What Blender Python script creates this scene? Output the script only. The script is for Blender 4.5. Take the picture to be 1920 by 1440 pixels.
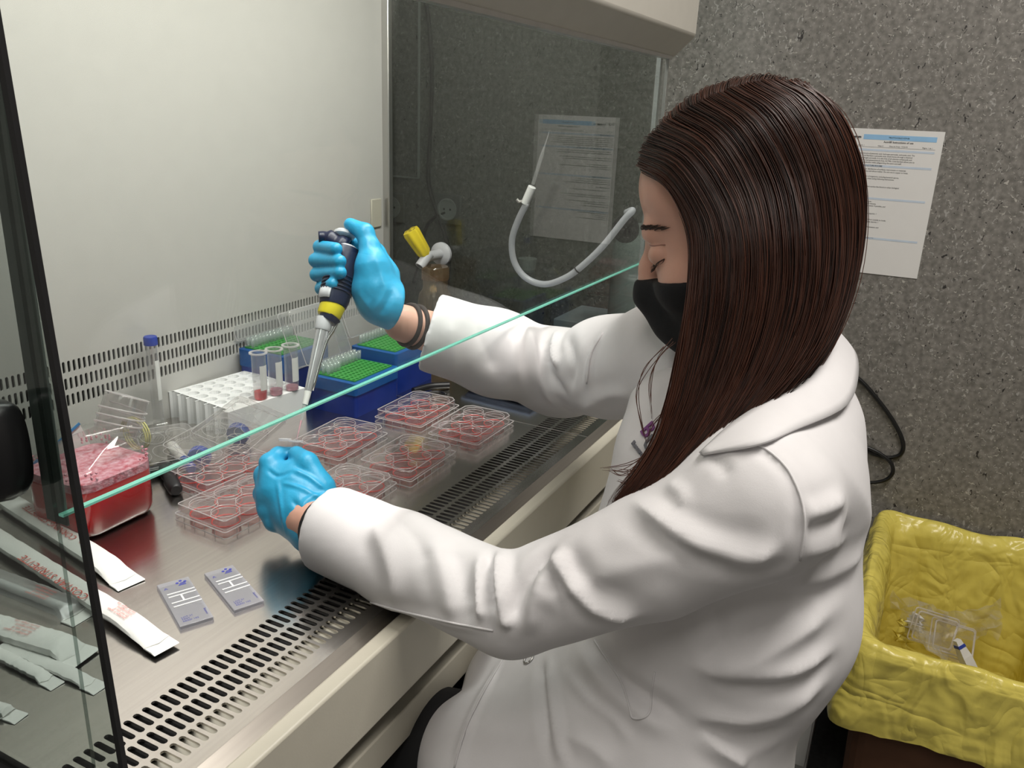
import bpy, bmesh, math, random
import numpy as np
from mathutils import Vector, Matrix
from mathutils.bvhtree import BVHTree
random.seed(7); rng = np.random.default_rng(7)
S = bpy.context.scene
for _o in list(bpy.data.objects): bpy.data.objects.remove(_o)
COL = S.collection
PI = math.pi

# ------------------------------------------------------------------ camera
CZ = 1.28                       # camera height above the floor
BZ = 0.78                       # work surface height
FPX = 1553.97                   # focal length in pixels of the 1920 frame
YAW, PITCH, ROLL = 0.45742562, 0.32011052, 0.04151505
_f = np.array([math.cos(PITCH)*math.cos(YAW), math.cos(PITCH)*math.sin(YAW), -math.sin(PITCH)])
_r = np.cross(_f, [0, 0, 1]); _r /= np.linalg.norm(_r); _u = np.cross(_r, _f)
CR = _r*math.cos(ROLL)+_u*math.sin(ROLL); CU = -_r*math.sin(ROLL)+_u*math.cos(ROLL); CF = _f
CAM = np.array([0, 0, CZ])
cd = bpy.data.cameras.new('camera'); cam = bpy.data.objects.new('camera', cd); COL.objects.link(cam)
cd.sensor_width = 36; cd.sensor_fit = 'HORIZONTAL'; cd.lens = FPX/1920*36; cd.clip_start = .02; cd.clip_end = 50
M = Matrix(((CR[0], CU[0], -CF[0], 0), (CR[1], CU[1], -CF[1], 0), (CR[2], CU[2], -CF[2], CZ), (0, 0, 0, 1)))
cam.matrix_world = M
S.camera = cam
def ray(p): return CR*(p[0]-960)/FPX + CU*(720-p[1])/FPX + CF
def atX(x, y, X): d = ray((x, y)); return CAM+d*X/d[0]
def atY(x, y, Y): d = ray((x, y)); return CAM+d*Y/d[1]
def atZ(x, y, Z): d = ray((x, y)); return CAM+d*(Z-CZ)/d[2]
def atD(x, y, D): return CAM+ray((x, y))*D

# ------------------------------------------------------------------ world, lights, exposure
w = bpy.data.worlds.new('world'); S.world = w; w.use_nodes = True
w.node_tree.nodes['Background'].inputs[0].default_value = (.9, .95, 1, 1)
w.node_tree.nodes['Background'].inputs[1].default_value = .02
def area(name, loc, size, energy, color, rot=(0, 0, 0), spread=PI):
    l = bpy.data.lights.new(name, 'AREA'); l.shape = 'RECTANGLE'; l.size, l.size_y = size
    l.energy = energy; l.color = color; l.spread = spread
    o = bpy.data.objects.new(name, l); COL.objects.link(o); o.location = loc; o.rotation_euler = rot
    return o
area('ceiling_lamp_light', (.75, -.45, 2.62), (1.15, .55), 34, (1, .95, .89))
area('ceiling_lamp_light', (-.75, .10, 2.62), (1.15, .55), 15, (1, .95, .89))  # added fill from overhead, brightens the face and camera-facing sides
area('cabinet_lamp_light', (.9, .57, 1.715), (1.1, .12), 9.8, (1, .97, .93))
S.view_settings.view_transform = 'Standard'; S.view_settings.look = 'None'
S.view_settings.exposure = 0.0; S.view_settings.gamma = 1; S.view_settings.use_curve_mapping = False
S.cycles.transparent_max_bounces = 40; S.cycles.max_bounces = 14; S.cycles.transmission_bounces = 12
S.cycles.caustics_reflective = False; S.cycles.caustics_refractive = False
S.cycles.sample_clamp_indirect = 4

# ------------------------------------------------------------------ materials
MATS = {}
def new_mat(name):
    m = bpy.data.materials.new(name); m.use_nodes = True; m.node_tree.nodes.clear(); MATS[name] = m
    return m, m.node_tree.nodes, m.node_tree.links
def lk(L, a, b): L.new(a, b)
def mat(name, col, rough=.5, metal=0, spec=.5, var=.06, scale=30, bump=0, bscale=60, trans=0, ior=1.45, sss=0, emit=None, coat=0, stretch=None, sheen=0):
    """principled with a little procedural colour and relief variation"""
    m, N, L = new_mat(name)
    out = N.new('ShaderNodeOutputMaterial'); b = N.new('ShaderNodeBsdfPrincipled'); lk(L, b.outputs[0], out.inputs[0])
    b.inputs['Roughness'].default_value = rough; b.inputs['Metallic'].default_value = metal
    b.inputs['Specular IOR Level'].default_value = spec; b.inputs['IOR'].default_value = ior
    b.inputs['Transmission Weight'].default_value = trans; b.inputs['Coat Weight'].default_value = coat
    b.inputs['Sheen Weight'].default_value = sheen
    if sss: b.inputs['Subsurface Weight'].default_value = sss; b.inputs['Subsurface Radius'].default_value = (.012, .005, .003); b.inputs['Subsurface Scale'].default_value = 1
    tc = N.new('ShaderNodeTexCoord'); mp = N.new('ShaderNodeMapping'); lk(L, tc.outputs['Object'], mp.inputs[0])
    if stretch: mp.inputs['Scale'].default_value = stretch
    nz = N.new('ShaderNodeTexNoise'); nz.inputs['Scale'].default_value = scale; nz.inputs['Detail'].default_value = 4; lk(L, mp.outputs[0], nz.inputs[0])
    cr = N.new('ShaderNodeValToRGB'); lk(L, nz.outputs[0], cr.inputs[0])
    c = np.array(col)
    cr.color_ramp.elements[0].position = .3; cr.color_ramp.elements[1].position = .7
    cr.color_ramp.elements[0].color = (*np.clip(c*(1-var), 0, 1), 1); cr.color_ramp.elements[1].color = (*np.clip(c*(1+var), 0, 1), 1)
    lk(L, cr.outputs[0], b.inputs['Base Color'])
    if bump:
        n2 = N.new('ShaderNodeTexNoise'); n2.inputs['Scale'].default_value = bscale; n2.inputs['Detail'].default_value = 5; lk(L, mp.outputs[0], n2.inputs[0])
        bp = N.new('ShaderNodeBump'); bp.inputs['Strength'].default_value = bump; bp.inputs['Distance'].default_value = .002
        lk(L, n2.outputs[0], bp.inputs['Height']); lk(L, bp.outputs[0], b.inputs['Normal'])
    if emit: b.inputs['Emission Color'].default_value = (*emit[:3], 1); b.inputs['Emission Strength'].default_value = emit[3]
    return m
def sheet_glass(name, tint, f0=.04, rough=0, milk=0, milkcol=(.9, .9, .9), gmax=1.0):
    """thin clear sheet: straight see-through with a Schlick mirror term; milk adds a little scatter"""
    m, N, L = new_mat(name)
    out = N.new('ShaderNodeOutputMaterial'); tr = N.new('ShaderNodeBsdfTransparent'); gl = N.new('ShaderNodeBsdfGlossy'); mx = N.new('ShaderNodeMixShader')
    tr.inputs[0].default_value = (*tint, 1); gl.inputs['Roughness'].default_value = rough; gl.inputs[0].default_value = (1, 1, 1, 1)
    lw = N.new('ShaderNodeLayerWeight'); lw.inputs[0].default_value = .5
    pw = N.new('ShaderNodeMath'); pw.operation = 'POWER'; pw.inputs[1].default_value = 5; lk(L, lw.outputs['Facing'], pw.inputs[0])
    ma = N.new('ShaderNodeMath'); ma.operation = 'MULTIPLY_ADD'; ma.inputs[1].default_value = gmax-f0; ma.inputs[2].default_value = f0; lk(L, pw.outputs[0], ma.inputs[0])
    lk(L, ma.outputs[0], mx.inputs[0]); lk(L, tr.outputs[0], mx.inputs[1]); lk(L, gl.outputs[0], mx.inputs[2])
    last = mx
    if milk:
        df = N.new('ShaderNodeBsdfDiffuse'); df.inputs[0].default_value = (*milkcol, 1)
        tl = N.new('ShaderNodeBsdfTranslucent'); tl.inputs[0].default_value = (*milkcol, 1)
        ms = N.new('ShaderNodeMixShader'); ms.inputs[0].default_value = .5; lk(L, df.outputs[0], ms.inputs[1]); lk(L, tl.outputs[0], ms.inputs[2])
        m2 = N.new('ShaderNodeMixShader'); m2.inputs[0].default_value = milk
        lk(L, mx.outputs[0], m2.inputs[1]); lk(L, ms.outputs[0], m2.inputs[2]); last = m2
    lk(L, last.outputs[0], out.inputs[0])
    return m
def steel(name, col, rough, stretch):
    m = mat(name, col, rough, 1, var=.05, scale=6, bump=.012, bscale=120, stretch=stretch)
    return m
def terrazzo(name):
    m, N, L = new_mat(name)
    out = N.new('ShaderNodeOutputMaterial'); b = N.new('ShaderNodeBsdfPrincipled'); lk(L, b.outputs[0], out.inputs[0]); b.inputs['Roughness'].default_value = .45
    tc = N.new('ShaderNodeTexCoord')
    def noise(scale, det=3, st=(1, 1, 1)):
        mp = N.new('ShaderNodeMapping'); mp.inputs['Scale'].default_value = st; lk(L, tc.outputs['Object'], mp.inputs[0])
        n = N.new('ShaderNodeTexNoise'); n.inputs['Scale'].default_value = scale; n.inputs['Detail'].default_value = det; lk(L, mp.outputs[0], n.inputs[0]); return n.outputs[0]
    def ramp(src, stops):
        r = N.new('ShaderNodeValToRGB'); e = r.color_ramp.elements
        while len(e) < len(stops): e.new(.5)
        for el, (p, c) in zip(e, stops): el.position = p; el.color = (*c, 1)
        lk(L, src, r.inputs[0]); return r.outputs[0]
    def mix(fac, a, b2):
        x = N.new('ShaderNodeMix'); x.data_type = 'RGBA'
        lk(L, fac, x.inputs[0]); lk(L, a, x.inputs[6])
        if isinstance(b2, tuple): x.inputs[7].default_value = (*b2, 1)
        else: lk(L, b2, x.inputs[7])
        return x.outputs[2]
    base = ramp(noise(95, 4), [(.32, (.135, .128, .115)), (.5, (.19, .18, .163)), (.68, (.25, .238, .217))])
    def specks(scale, lo, hi, st):
        mp = N.new('ShaderNodeMapping'); mp.inputs['Scale'].default_value = st; mp.inputs['Rotation'].default_value = (.4, .3, .5); lk(L, tc.outputs['Object'], mp.inputs[0])
        wv = N.new('ShaderNodeTexNoise'); wv.inputs['Scale'].default_value = scale; wv.inputs['Detail'].default_value = 1.5; wv.inputs['Distortion'].default_value = 1.2; lk(L, mp.outputs[0], wv.inputs[0])
        return ramp(wv.outputs[0], [(lo, (0, 0, 0)), (hi, (1, 1, 1))])
    c = mix(specks(120, .655, .68, (1, 1, .7)), base, (.34, .33, .31))
    c = mix(specks(120, .688, .705, (1, 1.0, .6)), c, (.03, .027, .026))
    c = mix(specks(150, .675, .70, (1, .8, 1.2)), c, (.44, .42, .38))
    lk(L, c, b.inputs['Base Color'])
    return m

white_panel = mat('white_panel_enamel', (.56, .548, .52), .28, var=.015, spec=.4)
beige = mat('beige_enamel', (.56, .53, .44), .38, var=.02, bump=.05, bscale=400)
cream_in = mat('dull_beige_enamel', (.40, .38, .31), .5, var=.03)
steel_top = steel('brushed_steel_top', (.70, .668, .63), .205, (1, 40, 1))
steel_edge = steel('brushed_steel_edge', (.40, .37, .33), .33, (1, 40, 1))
alu = mat('brushed_aluminium', (.62, .61, .59), .35, 1, var=.04, stretch=(1, 1, .05))
black = mat('black_void_shade', (.006, .006, .006), .7)  # flat black stands for the darkness inside slots and holes
rubber = mat('black_rubber', (.012, .012, .013), .45)
black_plastic = mat('black_plastic', (.010, .010, .011), .32)
sash_mat = sheet_glass('clear_sash_glass', (.95, .975, .965), .022)
side_mat = sheet_glass('smoked_side_glass', (.64, .68, .662), .04)
glass_edge = mat('teal_glass_edge', (.26, .74, .60), .15, var=.05, spec=.8)  # glass green, brightened so the colour carries the lit edge
wall_mat = terrazzo('speckled_vinyl_wall')
paint = mat('off_white_paint', (.55, .54, .52), .8)
floor_mat = mat('grey_vinyl_floor', (.13, .13, .13), .5, var=.2, scale=80)
clear_ps = sheet_glass('clear_polystyrene', (.975, .965, .965), .085, .04, .045, (.95, .93, .93))
clear_lid = sheet_glass('clear_lid_plastic', (.96, .95, .945), .05, .03, .025)
rim_ps = sheet_glass('clear_polystyrene_rim', (.95, .93, .93), .07, .12, .50, (.96, .94, .94))
medium = mat('red_culture_medium', (.90, .06, .07), .15, trans=.0, ior=1.33, var=.1)
medium_pink = mat('pink_medium', (.86, .42, .50), .15, trans=.08, ior=1.33)

# ------------------------------------------------------------------ mesh helpers
class MB:
    def __init__(s): s.v = []; s.f = []
    def add(s, v, f):
        o = len(s.v); s.v += [tuple(map(float, p)) for p in v]; s.f += [tuple(i+o for i in q) for q in f]; return s
    def box(s, a, b):
        x0, y0, z0 = a; x1, y1, z1 = b
        return s.add([(x0, y0, z0), (x1, y0, z0), (x1, y1, z0), (x0, y1, z0), (x0, y0, z1), (x1, y0, z1), (x1, y1, z1), (x0, y1, z1)],
                     [(0, 3, 2, 1), (4, 5, 6, 7), (0, 1, 5, 4), (1, 2, 6, 5), (2, 3, 7, 6), (3, 0, 4, 7)])
    def hexa(s, b4, t4):
        return s.add(list(b4)+list(t4), [(0, 3, 2, 1), (4, 5, 6, 7), (0, 1, 5, 4), (1, 2, 6, 5), (2, 3, 7, 6), (3, 0, 4, 7)])
    def loft(s, rings, cap0=True, cap1=True, closed=True):
        n = len(rings[0]); v = [p for r in rings for p in r]; f = []
        for i in range(len(rings)-1):
            for j in range(n if closed else n-1):
                k = (j+1) % n; f.append((i*n+j, i*n+k, (i+1)*n+k, (i+1)*n+j))
        if cap0 and closed: f.append(tuple(range(n-1, -1, -1)))
        if cap1 and closed: f.append(tuple((len(rings)-1)*n+j for j in range(n)))
        return s.add(v, f)
    def cyl(s, a, b, r0, r1=None, n=20, caps=True):
        return s.lathe([(0, r0), (1, r1 if r1 is not None else r0)], a, b, n, caps)
    def lathe(s, prof, a, b, n=24, caps=True):
        """prof: (t, r), t=0..1 along a->b"""
        a = np.array(a, float); b = np.array(b, float); d = b-a; x, y = frame(d)
        rings = [[a+d*t+r*(x*math.cos(2*PI*j/n)+y*math.sin(2*PI*j/n)) for j in range(n)] for t, r in prof]
        return s.loft(rings, caps, caps)
    def tube(s, pts, r, n=8, caps=True):
        P = np.array(pts, float); R_ = r if hasattr(r, '__len__') else [r]*len(P); rings = []
        T = np.gradient(P, axis=0); x, y = frame(T[0])
        for p, t, rr in zip(P, T, R_):
            t = t/np.linalg.norm(t); x = x-t*(x@t); x /= np.linalg.norm(x); y = np.cross(t, x)
            rings.append([p+rr*(x*math.cos(2*PI*j/n)+y*math.sin(2*PI*j/n)) for j in range(n)])
        return s.loft(rings, caps, caps)
    def grid(s, G):
        """G[i][j] points -> open sheet"""
        return s.loft(G, False, False, closed=False)
    def obj(s, name, m, parent=None, smooth=0, bevel=0, seg=2, thick=0):
        me = bpy.data.meshes.new(name)
        off = np.zeros(3)
        p = parent
        while p is not None: off += np.array(p.location); p = p.parent
        V = np.array(s.v)-(off if not getattr(s, 'local', False) else 0)
        me.from_pydata([tuple(q) for q in V], [], s.f); me.update()
        if m: me.materials.append(m)
        if smooth: 
            for pl in me.polygons: pl.use_smooth = True
        o = bpy.data.objects.new(name, me); COL.objects.link(o)
        if parent: o.parent = parent
        if thick: md = o.modifiers.new('solid', 'SOLIDIFY'); md.thickness = thick; md.offset = 0
        if bevel: md = o.modifiers.new('bevel', 'BEVEL'); md.width = bevel; md.segments = seg; md.limit_method = 'ANGLE'; md.angle_limit = .6; md.harden_normals = False
        if smooth == 2 or bevel: smooth_by_angle(me, .7)
        return o
def smooth_by_angle(me, ang):
    for pl in me.polygons: pl.use_smooth = True
    bm = bmesh.new(); bm.from_mesh(me)
    for e in bm.edges:
        e.smooth = not (len(e.link_faces) == 2 and e.calc_face_angle(0) > ang)
    bm.to_mesh(me); bm.free()
def frame(d):
    d = np.array(d, float)/np.linalg.norm(d)
    a = np.array([0, 0, 1.]) if abs(d[2]) < .9 else np.array([1., 0, 0])
    x = np.cross(a, d); x /= np.linalg.norm(x); return x, np.cross(d, x)
def LMB(): m = MB(); m.local = True; return m
def tag(o, label=None, cat=None, group=None, kind=None):
    if label: o['label'] = label
    if cat: o['category'] = cat
    if group: o['group'] = group
    if kind: o['kind'] = kind
    return o
def thing(name, label, cat, loc=(0, 0, 0), rz=0, group=None):
    o = bpy.data.objects.new(name, None); COL.objects.link(o); o.location = [float(c) for c in loc]; o.rotation_euler = (0, 0, rz); o.empty_display_size = .02
    return tag(o, label, cat, group)
def copy_tree(o, parent=None):
    c = o.copy(); COL.objects.link(c); c.parent = parent
    for ch in list(o.children): copy_tree(ch, c)
    return c
def rrect(cx, cy, hx, hy, r, z, n=5):
    """rounded rectangle ring, counter-clockwise"""
    P = []
    for q, (sx, sy) in enumerate(((1, 1), (-1, 1), (-1, -1), (1, -1))):
        for k in range(n+1):
            a = (q+k/n)*PI/2
            P.append((cx+sx*(hx-r)+r*math.cos(a), cy+sy*(hy-r)+r*math.sin(a), z))
    return P
def smoothpath(P, n):
    """Catmull-Rom through points"""
    P = np.array(P, float); Q = np.vstack([2*P[0]-P[1], P, 2*P[-1]-P[-2]]); out = []
    m = len(P)-1
    for s_ in np.linspace(0, m, n):
        i = min(int(s_), m-1); t = s_-i; a, b, c, d = Q[i:i+4]
        out.append(.5*((2*b)+(c-a)*t+(2*a-5*b+4*c-d)*t*t+(3*b-a-3*c+d)*t**3))
    return np.array(out)
def text(name, body, size, m, parent, loc, rot, align='LEFT', depth=0.0, bold=0, sx=1.0):
    c = bpy.data.curves.new(name, 'FONT'); c.body = body; c.size = size; c.align_x = align; c.extrude = depth; c.offset = bold; c.resolution_u = 2
    q = bpy.data.objects.new(name, c); me = q.to_mesh().copy(); q.to_mesh_clear(); bpy.data.objects.remove(q); bpy.data.curves.remove(c)
    me.name = name; me.materials.clear(); me.materials.append(m); o = bpy.data.objects.new(name, me); COL.objects.link(o); o.parent = parent
    o.location = loc; o.rotation_euler = rot; o.scale = (sx, 1, 1)
    return o
def perforated(mb, o, u, v, nrm, W0, W1, rows, pitch, slotw, H0, H1, depth, vertical=True):
    """sheet spanning W0..W1 along u and H0..H1 along v, rows of slots [(v0,v1)] each slot slotw wide; slot walls go depth along -nrm"""
    o, u, v, nrm = [np.array(q, float) for q in (o, u, v, nrm)]
    n = int(round((W1-W0)/pitch)); pitch = (W1-W0)/n
    def P(a, b, d=0): return o+u*a+v*b-nrm*d
    bands = []; h = H0
    for a, b in rows:
        bands.append(('s', h, a)); bands.append(('h', a, b)); h = b
    bands.append(('s', h, H1))
    # merge each slot band with margins so the cell is taller than the slot
    mids = [H0]+[(rows[i][1]+rows[i+1][0])/2 for i in range(len(rows)-1)]+[H1]
    r = slotw/2; K = 5
    for ri, (a, b) in enumerate(rows):
        c0, c1 = mids[ri], mids[ri+1]
        for k in range(n):
            x0 = W0+k*pitch; x1 = x0+pitch; xc = (x0+x1)/2
            ring = [(xc+r*math.cos(t), b-r+r*math.sin(t)) for t in np.linspace(0, PI, K)]+[(xc+r*math.cos(t), a+r+r*math.sin(t)) for t in np.linspace(PI, 2*PI, K)]
            V = [P(x1, c1), P(x0, c1), P(x0, c0), P(x1, c0)]+[P(*q) for q in ring]+[P(*q, depth) for q in ring]
            F = [(0, 1)+tuple(4+i for i in range(K-1, -1, -1)), (1, 2, 4+K, 4+K-1), (2, 3)+tuple(4+i for i in range(2*K-1, K-1, -1)), (3, 0, 4, 4+2*K-1)]
            m_ = 2*K
            F += [(4+i, 4+(i+1) % m_, 4+m_+(i+1) % m_, 4+m_+i) for i in range(m_)]
            mb.add(V, F)
    return mb

# ------------------------------------------------------------------ room shell
def struct(name, mb, m, **k): return tag(mb.obj(name, m, **k), kind='structure')
RX0, RX1, RY0, RY1, RZ = -1.9, 1.939, -2.2, 1.75, 2.7
tag(struct('wall_right', MB().box((RX1, RY0-.1, 0), (RX1+.1, RY1+.1, RZ)), wall_mat), 'grey speckled vinyl wall behind the woman', 'wall')
tag(struct('wall_back', MB().box((RX0-.1, RY1, 0), (RX1, RY1+.1, RZ)), paint), 'plain painted wall behind the cabinet', 'wall')
tag(struct('wall_left', MB().box((RX0-.1, RY0-.1, 0), (RX0, RY1, RZ)), paint), 'plain painted wall at the near end', 'wall')
tag(struct('wall_front', MB().box((RX0, RY0-.1, 0), (RX1, RY0, RZ)), paint), 'plain painted wall behind the photographer', 'wall')
tag(struct('floor', MB().box((RX0-.1, RY0-.1, -.1), (RX1+.1, RY1+.1, 0)), floor_mat), 'dark grey vinyl floor', 'floor')
tag(struct('ceiling', MB().box((RX0-.1, RY0-.1, RZ), (RX1+.1, RY1+.1, RZ+.1)), paint), 'white painted ceiling', 'ceiling')

# ------------------------------------------------------------------ the safety cabinet
XL, XR, YS, YB = .30, 1.50, .4636, 1.055         # inner left, right, sash plane, back panel
cab = thing('safety_cabinet', 'cream laminar flow cabinet with glass sash and steel work surface', 'cabinet', (.9, .75, 0))
# back panel: plain sheet above and below the vent strip, slots cut through in between
V0, V1 = BZ+.066, BZ+.143
MB().box((XL, YB, V1), (XR, YB+.012, 1.76)).box((XL, YB, BZ), (XR, YB+.012, V0)).obj('back_panel', white_panel, cab)
vs = MB(); perforated(vs, (0, YB, BZ), (1, 0, 0), (0, 0, 1), (0, -1, 0), XL, 1.488, [(.0715, .0895), (.0955, .1135), (.1205, .1380)], .0082, .0044, .066, .143, .0025)
vs.obj('rear_vent', white_panel, cab)
MB().box((XL, YB+.0035, BZ+.064), (XR, YB+.0115, BZ+.146)).obj('vent_dark_backing', black, cab)  # black sheet close behind the slots, in place of the cavity's shade
MB().box((1.484, YB-.016, BZ+.06), (1.499, YB+.012, 1.76)).obj('corner_post', alu, cab, bevel=.002)
MB().box((XL-.01, YB+.012, BZ-.05), (XR+.02, YB+.06, 1.80)).obj('back_shell', beige, cab)
# steel tray
MB().box((XL, .5365, BZ-.012), (1.178, YB, BZ)).obj('work_surface', steel_top, cab)
MB().box((1.179, .5365, BZ-.012), (XR, YB, BZ)).obj('work_surface', steel_top, cab)
MB().box((1.1779, .4405, BZ-.01), (1.1791, YB, BZ+.0002)).obj('tray_seam', alu, cab)
fg = MB()
for a, b in ((XL, 1.178), (1.179, XR)):
    perforated(fg, (0, 0, BZ), (1, 0, 0), (0, 1, 0), (0, 0, 1), a, b, [(.4553, .4775), (.4815, .5037), (.5080, .5310)], .0093, .0056, .440, .5365, .0022)
fg.obj('front_grille', steel_top, cab)
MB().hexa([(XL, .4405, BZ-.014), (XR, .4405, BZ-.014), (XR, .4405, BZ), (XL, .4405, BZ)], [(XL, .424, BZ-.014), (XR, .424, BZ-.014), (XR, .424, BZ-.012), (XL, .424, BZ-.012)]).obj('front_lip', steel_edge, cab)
MB().hexa([(XL, .448, BZ-.024), (XR, .448, BZ-.024), (XR, .480, BZ-.008), (XL, .480, BZ-.008)], [(XL, .448, BZ-.022), (XR, .448, BZ-.022), (XR, .480, BZ-.006), (XL, .480, BZ-.006)]).obj('drain_ledge', cream_in, cab)
MB().box((XL, .43, BZ-.075), (XR, YB, BZ-.07)).box((XL, .4795, BZ-.02), (XR, .534, BZ-.006)).obj('plenum_floor_and_shade', black, cab)  # floor, plus a black sheet under the slots standing for plenum darkness
MB().box((XL-.01, .405, BZ-.085), (XR+.02, .4235, BZ-.0015)).obj('front_apron', beige, cab, bevel=.003)
MB().box((XL+.01, .60, .02), (XR-.01, .62, BZ-.16)).obj('knee_dark_panel', rubber, cab)  # dark sheet added for the blackness under the bench
MB().box((XL-.01, .44, BZ-.16), (XR+.02, 1.09, BZ-.086)).obj('base_shell', rubber, cab)
MB().box((XL-.01, .418, BZ-.165), (XR+.02, .45, BZ-.122)).obj('lower_rail', beige, cab, bevel=.002)
for x in (XL+.02, XR-.05):
    MB().box((x, .45, 0), (x+.05, .50, BZ-.165)).obj('leg', beige, cab, bevel=.003)
    MB().box((x, 1.0, 0), (x+.05, 1.05, BZ-.165)).obj('leg', beige, cab, bevel=.003)
# top: interior ceiling, lamp and the front housing with a bevelled lower edge
MB().box((XL, .47, 1.74), (XR, YB, 1.78)).obj('inner_ceiling', white_panel, cab)
lamp = MB().box((.35, .505, 1.722), (1.45, .635, 1.74)).obj('lamp_diffuser', mat('lamp_diffuser', (.9, .9, .88), .6, emit=(1, .97, .93, 1.2)), cab)
hz = 1.3765
prof = [(.455, hz), (.420, hz+.034), (.416, hz+.45), (.468, hz+.45), (.468, hz+.002)]
MB().loft([[(x, y, z) for y, z in prof] for x in (XL-.02, XR+.012)]).obj('front_housing', mat('housing_enamel', (.62, .595, .53), .4, var=.02), cab, bevel=.004)
MB().box((XL, .4545, hz-.004), (XR, .468, hz+.002)).obj('housing_gasket', alu, cab)
# sash
SB = CZ-.2568
sash = MB().box((XL-.002, YS-.0025, SB), (XR+.002, YS+.0025, hz+.03)).obj('sash_pane', sash_mat, cab)
MB().box((XL-.002, YS-.0022, SB-.0016), (XR+.002, YS+.0022, SB)).obj('sash_edge', glass_edge, sash)
MB().box((XR+.002, YS-.003, SB-.02), (XR+.0040, YS+.003, hz)).obj('sash_side_edge', alu, sash)
sgm = mat('grey_sash_guide', (.20, .22, .21), .35, .3)
MB().box((XL+.0032, YS+.003, SB-.012), (XL+.0052, YS+.0235, hz)).obj('sash_guide', sgm, cab, bevel=.0005)
MB().box((XL+.0052, YS+.010, SB-.010), (XL+.0062, YS+.013, hz)).obj('sash_guide', alu, cab)
MB().box((XR-.016, YS+.006, SB-.03), (XR-.0035, YS+.014, hz)).obj('sash_guide', sgm, cab, bevel=.001)
# side panes with rubber edging
lp = MB().box((XL-.0015, .471, BZ-.012), (XL+.0015, YB, 1.76)).obj('side_pane', side_mat, cab)
MB().hexa([(XL-.0018, .4325, BZ-.02), (XL+.0018, .4325, BZ-.02), (XL+.0018, .4375, BZ-.02), (XL-.0018, .4375, BZ-.02)],
          [(XL-.0018, .466, CZ+.22), (XL+.0018, .466, CZ+.22), (XL+.0018, .471, CZ+.22), (XL-.0018, .471, CZ+.22)]).obj('pane_edging', rubber, lp)
MB().hexa([(XL-.0015, .437, BZ-.02), (XL+.0015, .437, BZ-.02), (XL+.0015, .4705, BZ-.02), (XL-.0015, .4705, BZ-.02)],
          [(XL-.0015, .4700, CZ+.22), (XL+.0015, .4700, CZ+.22), (XL+.0015, .4708, CZ+.22), (XL-.0015, .4708, CZ+.22)]).obj('pane_wedge', side_mat, lp)
MB().box((XL-.006, .45, BZ-.026), (XL+.004, YB, BZ-.010)).obj('pane_sill', rubber, lp, bevel=.002)
MB().box((XL-.014, .43, BZ-.06), (XL-.004, YB, BZ-.030)).obj('sill_trim', beige, cab, bevel=.002)
rp = MB().box((XR-.003, YS+.02, BZ+.02), (XR+.003, YB-.012, 1.76)).obj('side_pane', side_mat, cab)
MB().box((XR-.006, YS+.012, BZ), (XR+.006, YB, BZ+.022)).obj('pane_sill', beige, rp, bevel=.002)
MB().box((1.438, YB-.004, BZ+.25), (1.474, YB, BZ+.31)).obj('socket_cover', beige, cab, bevel=.002)

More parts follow.
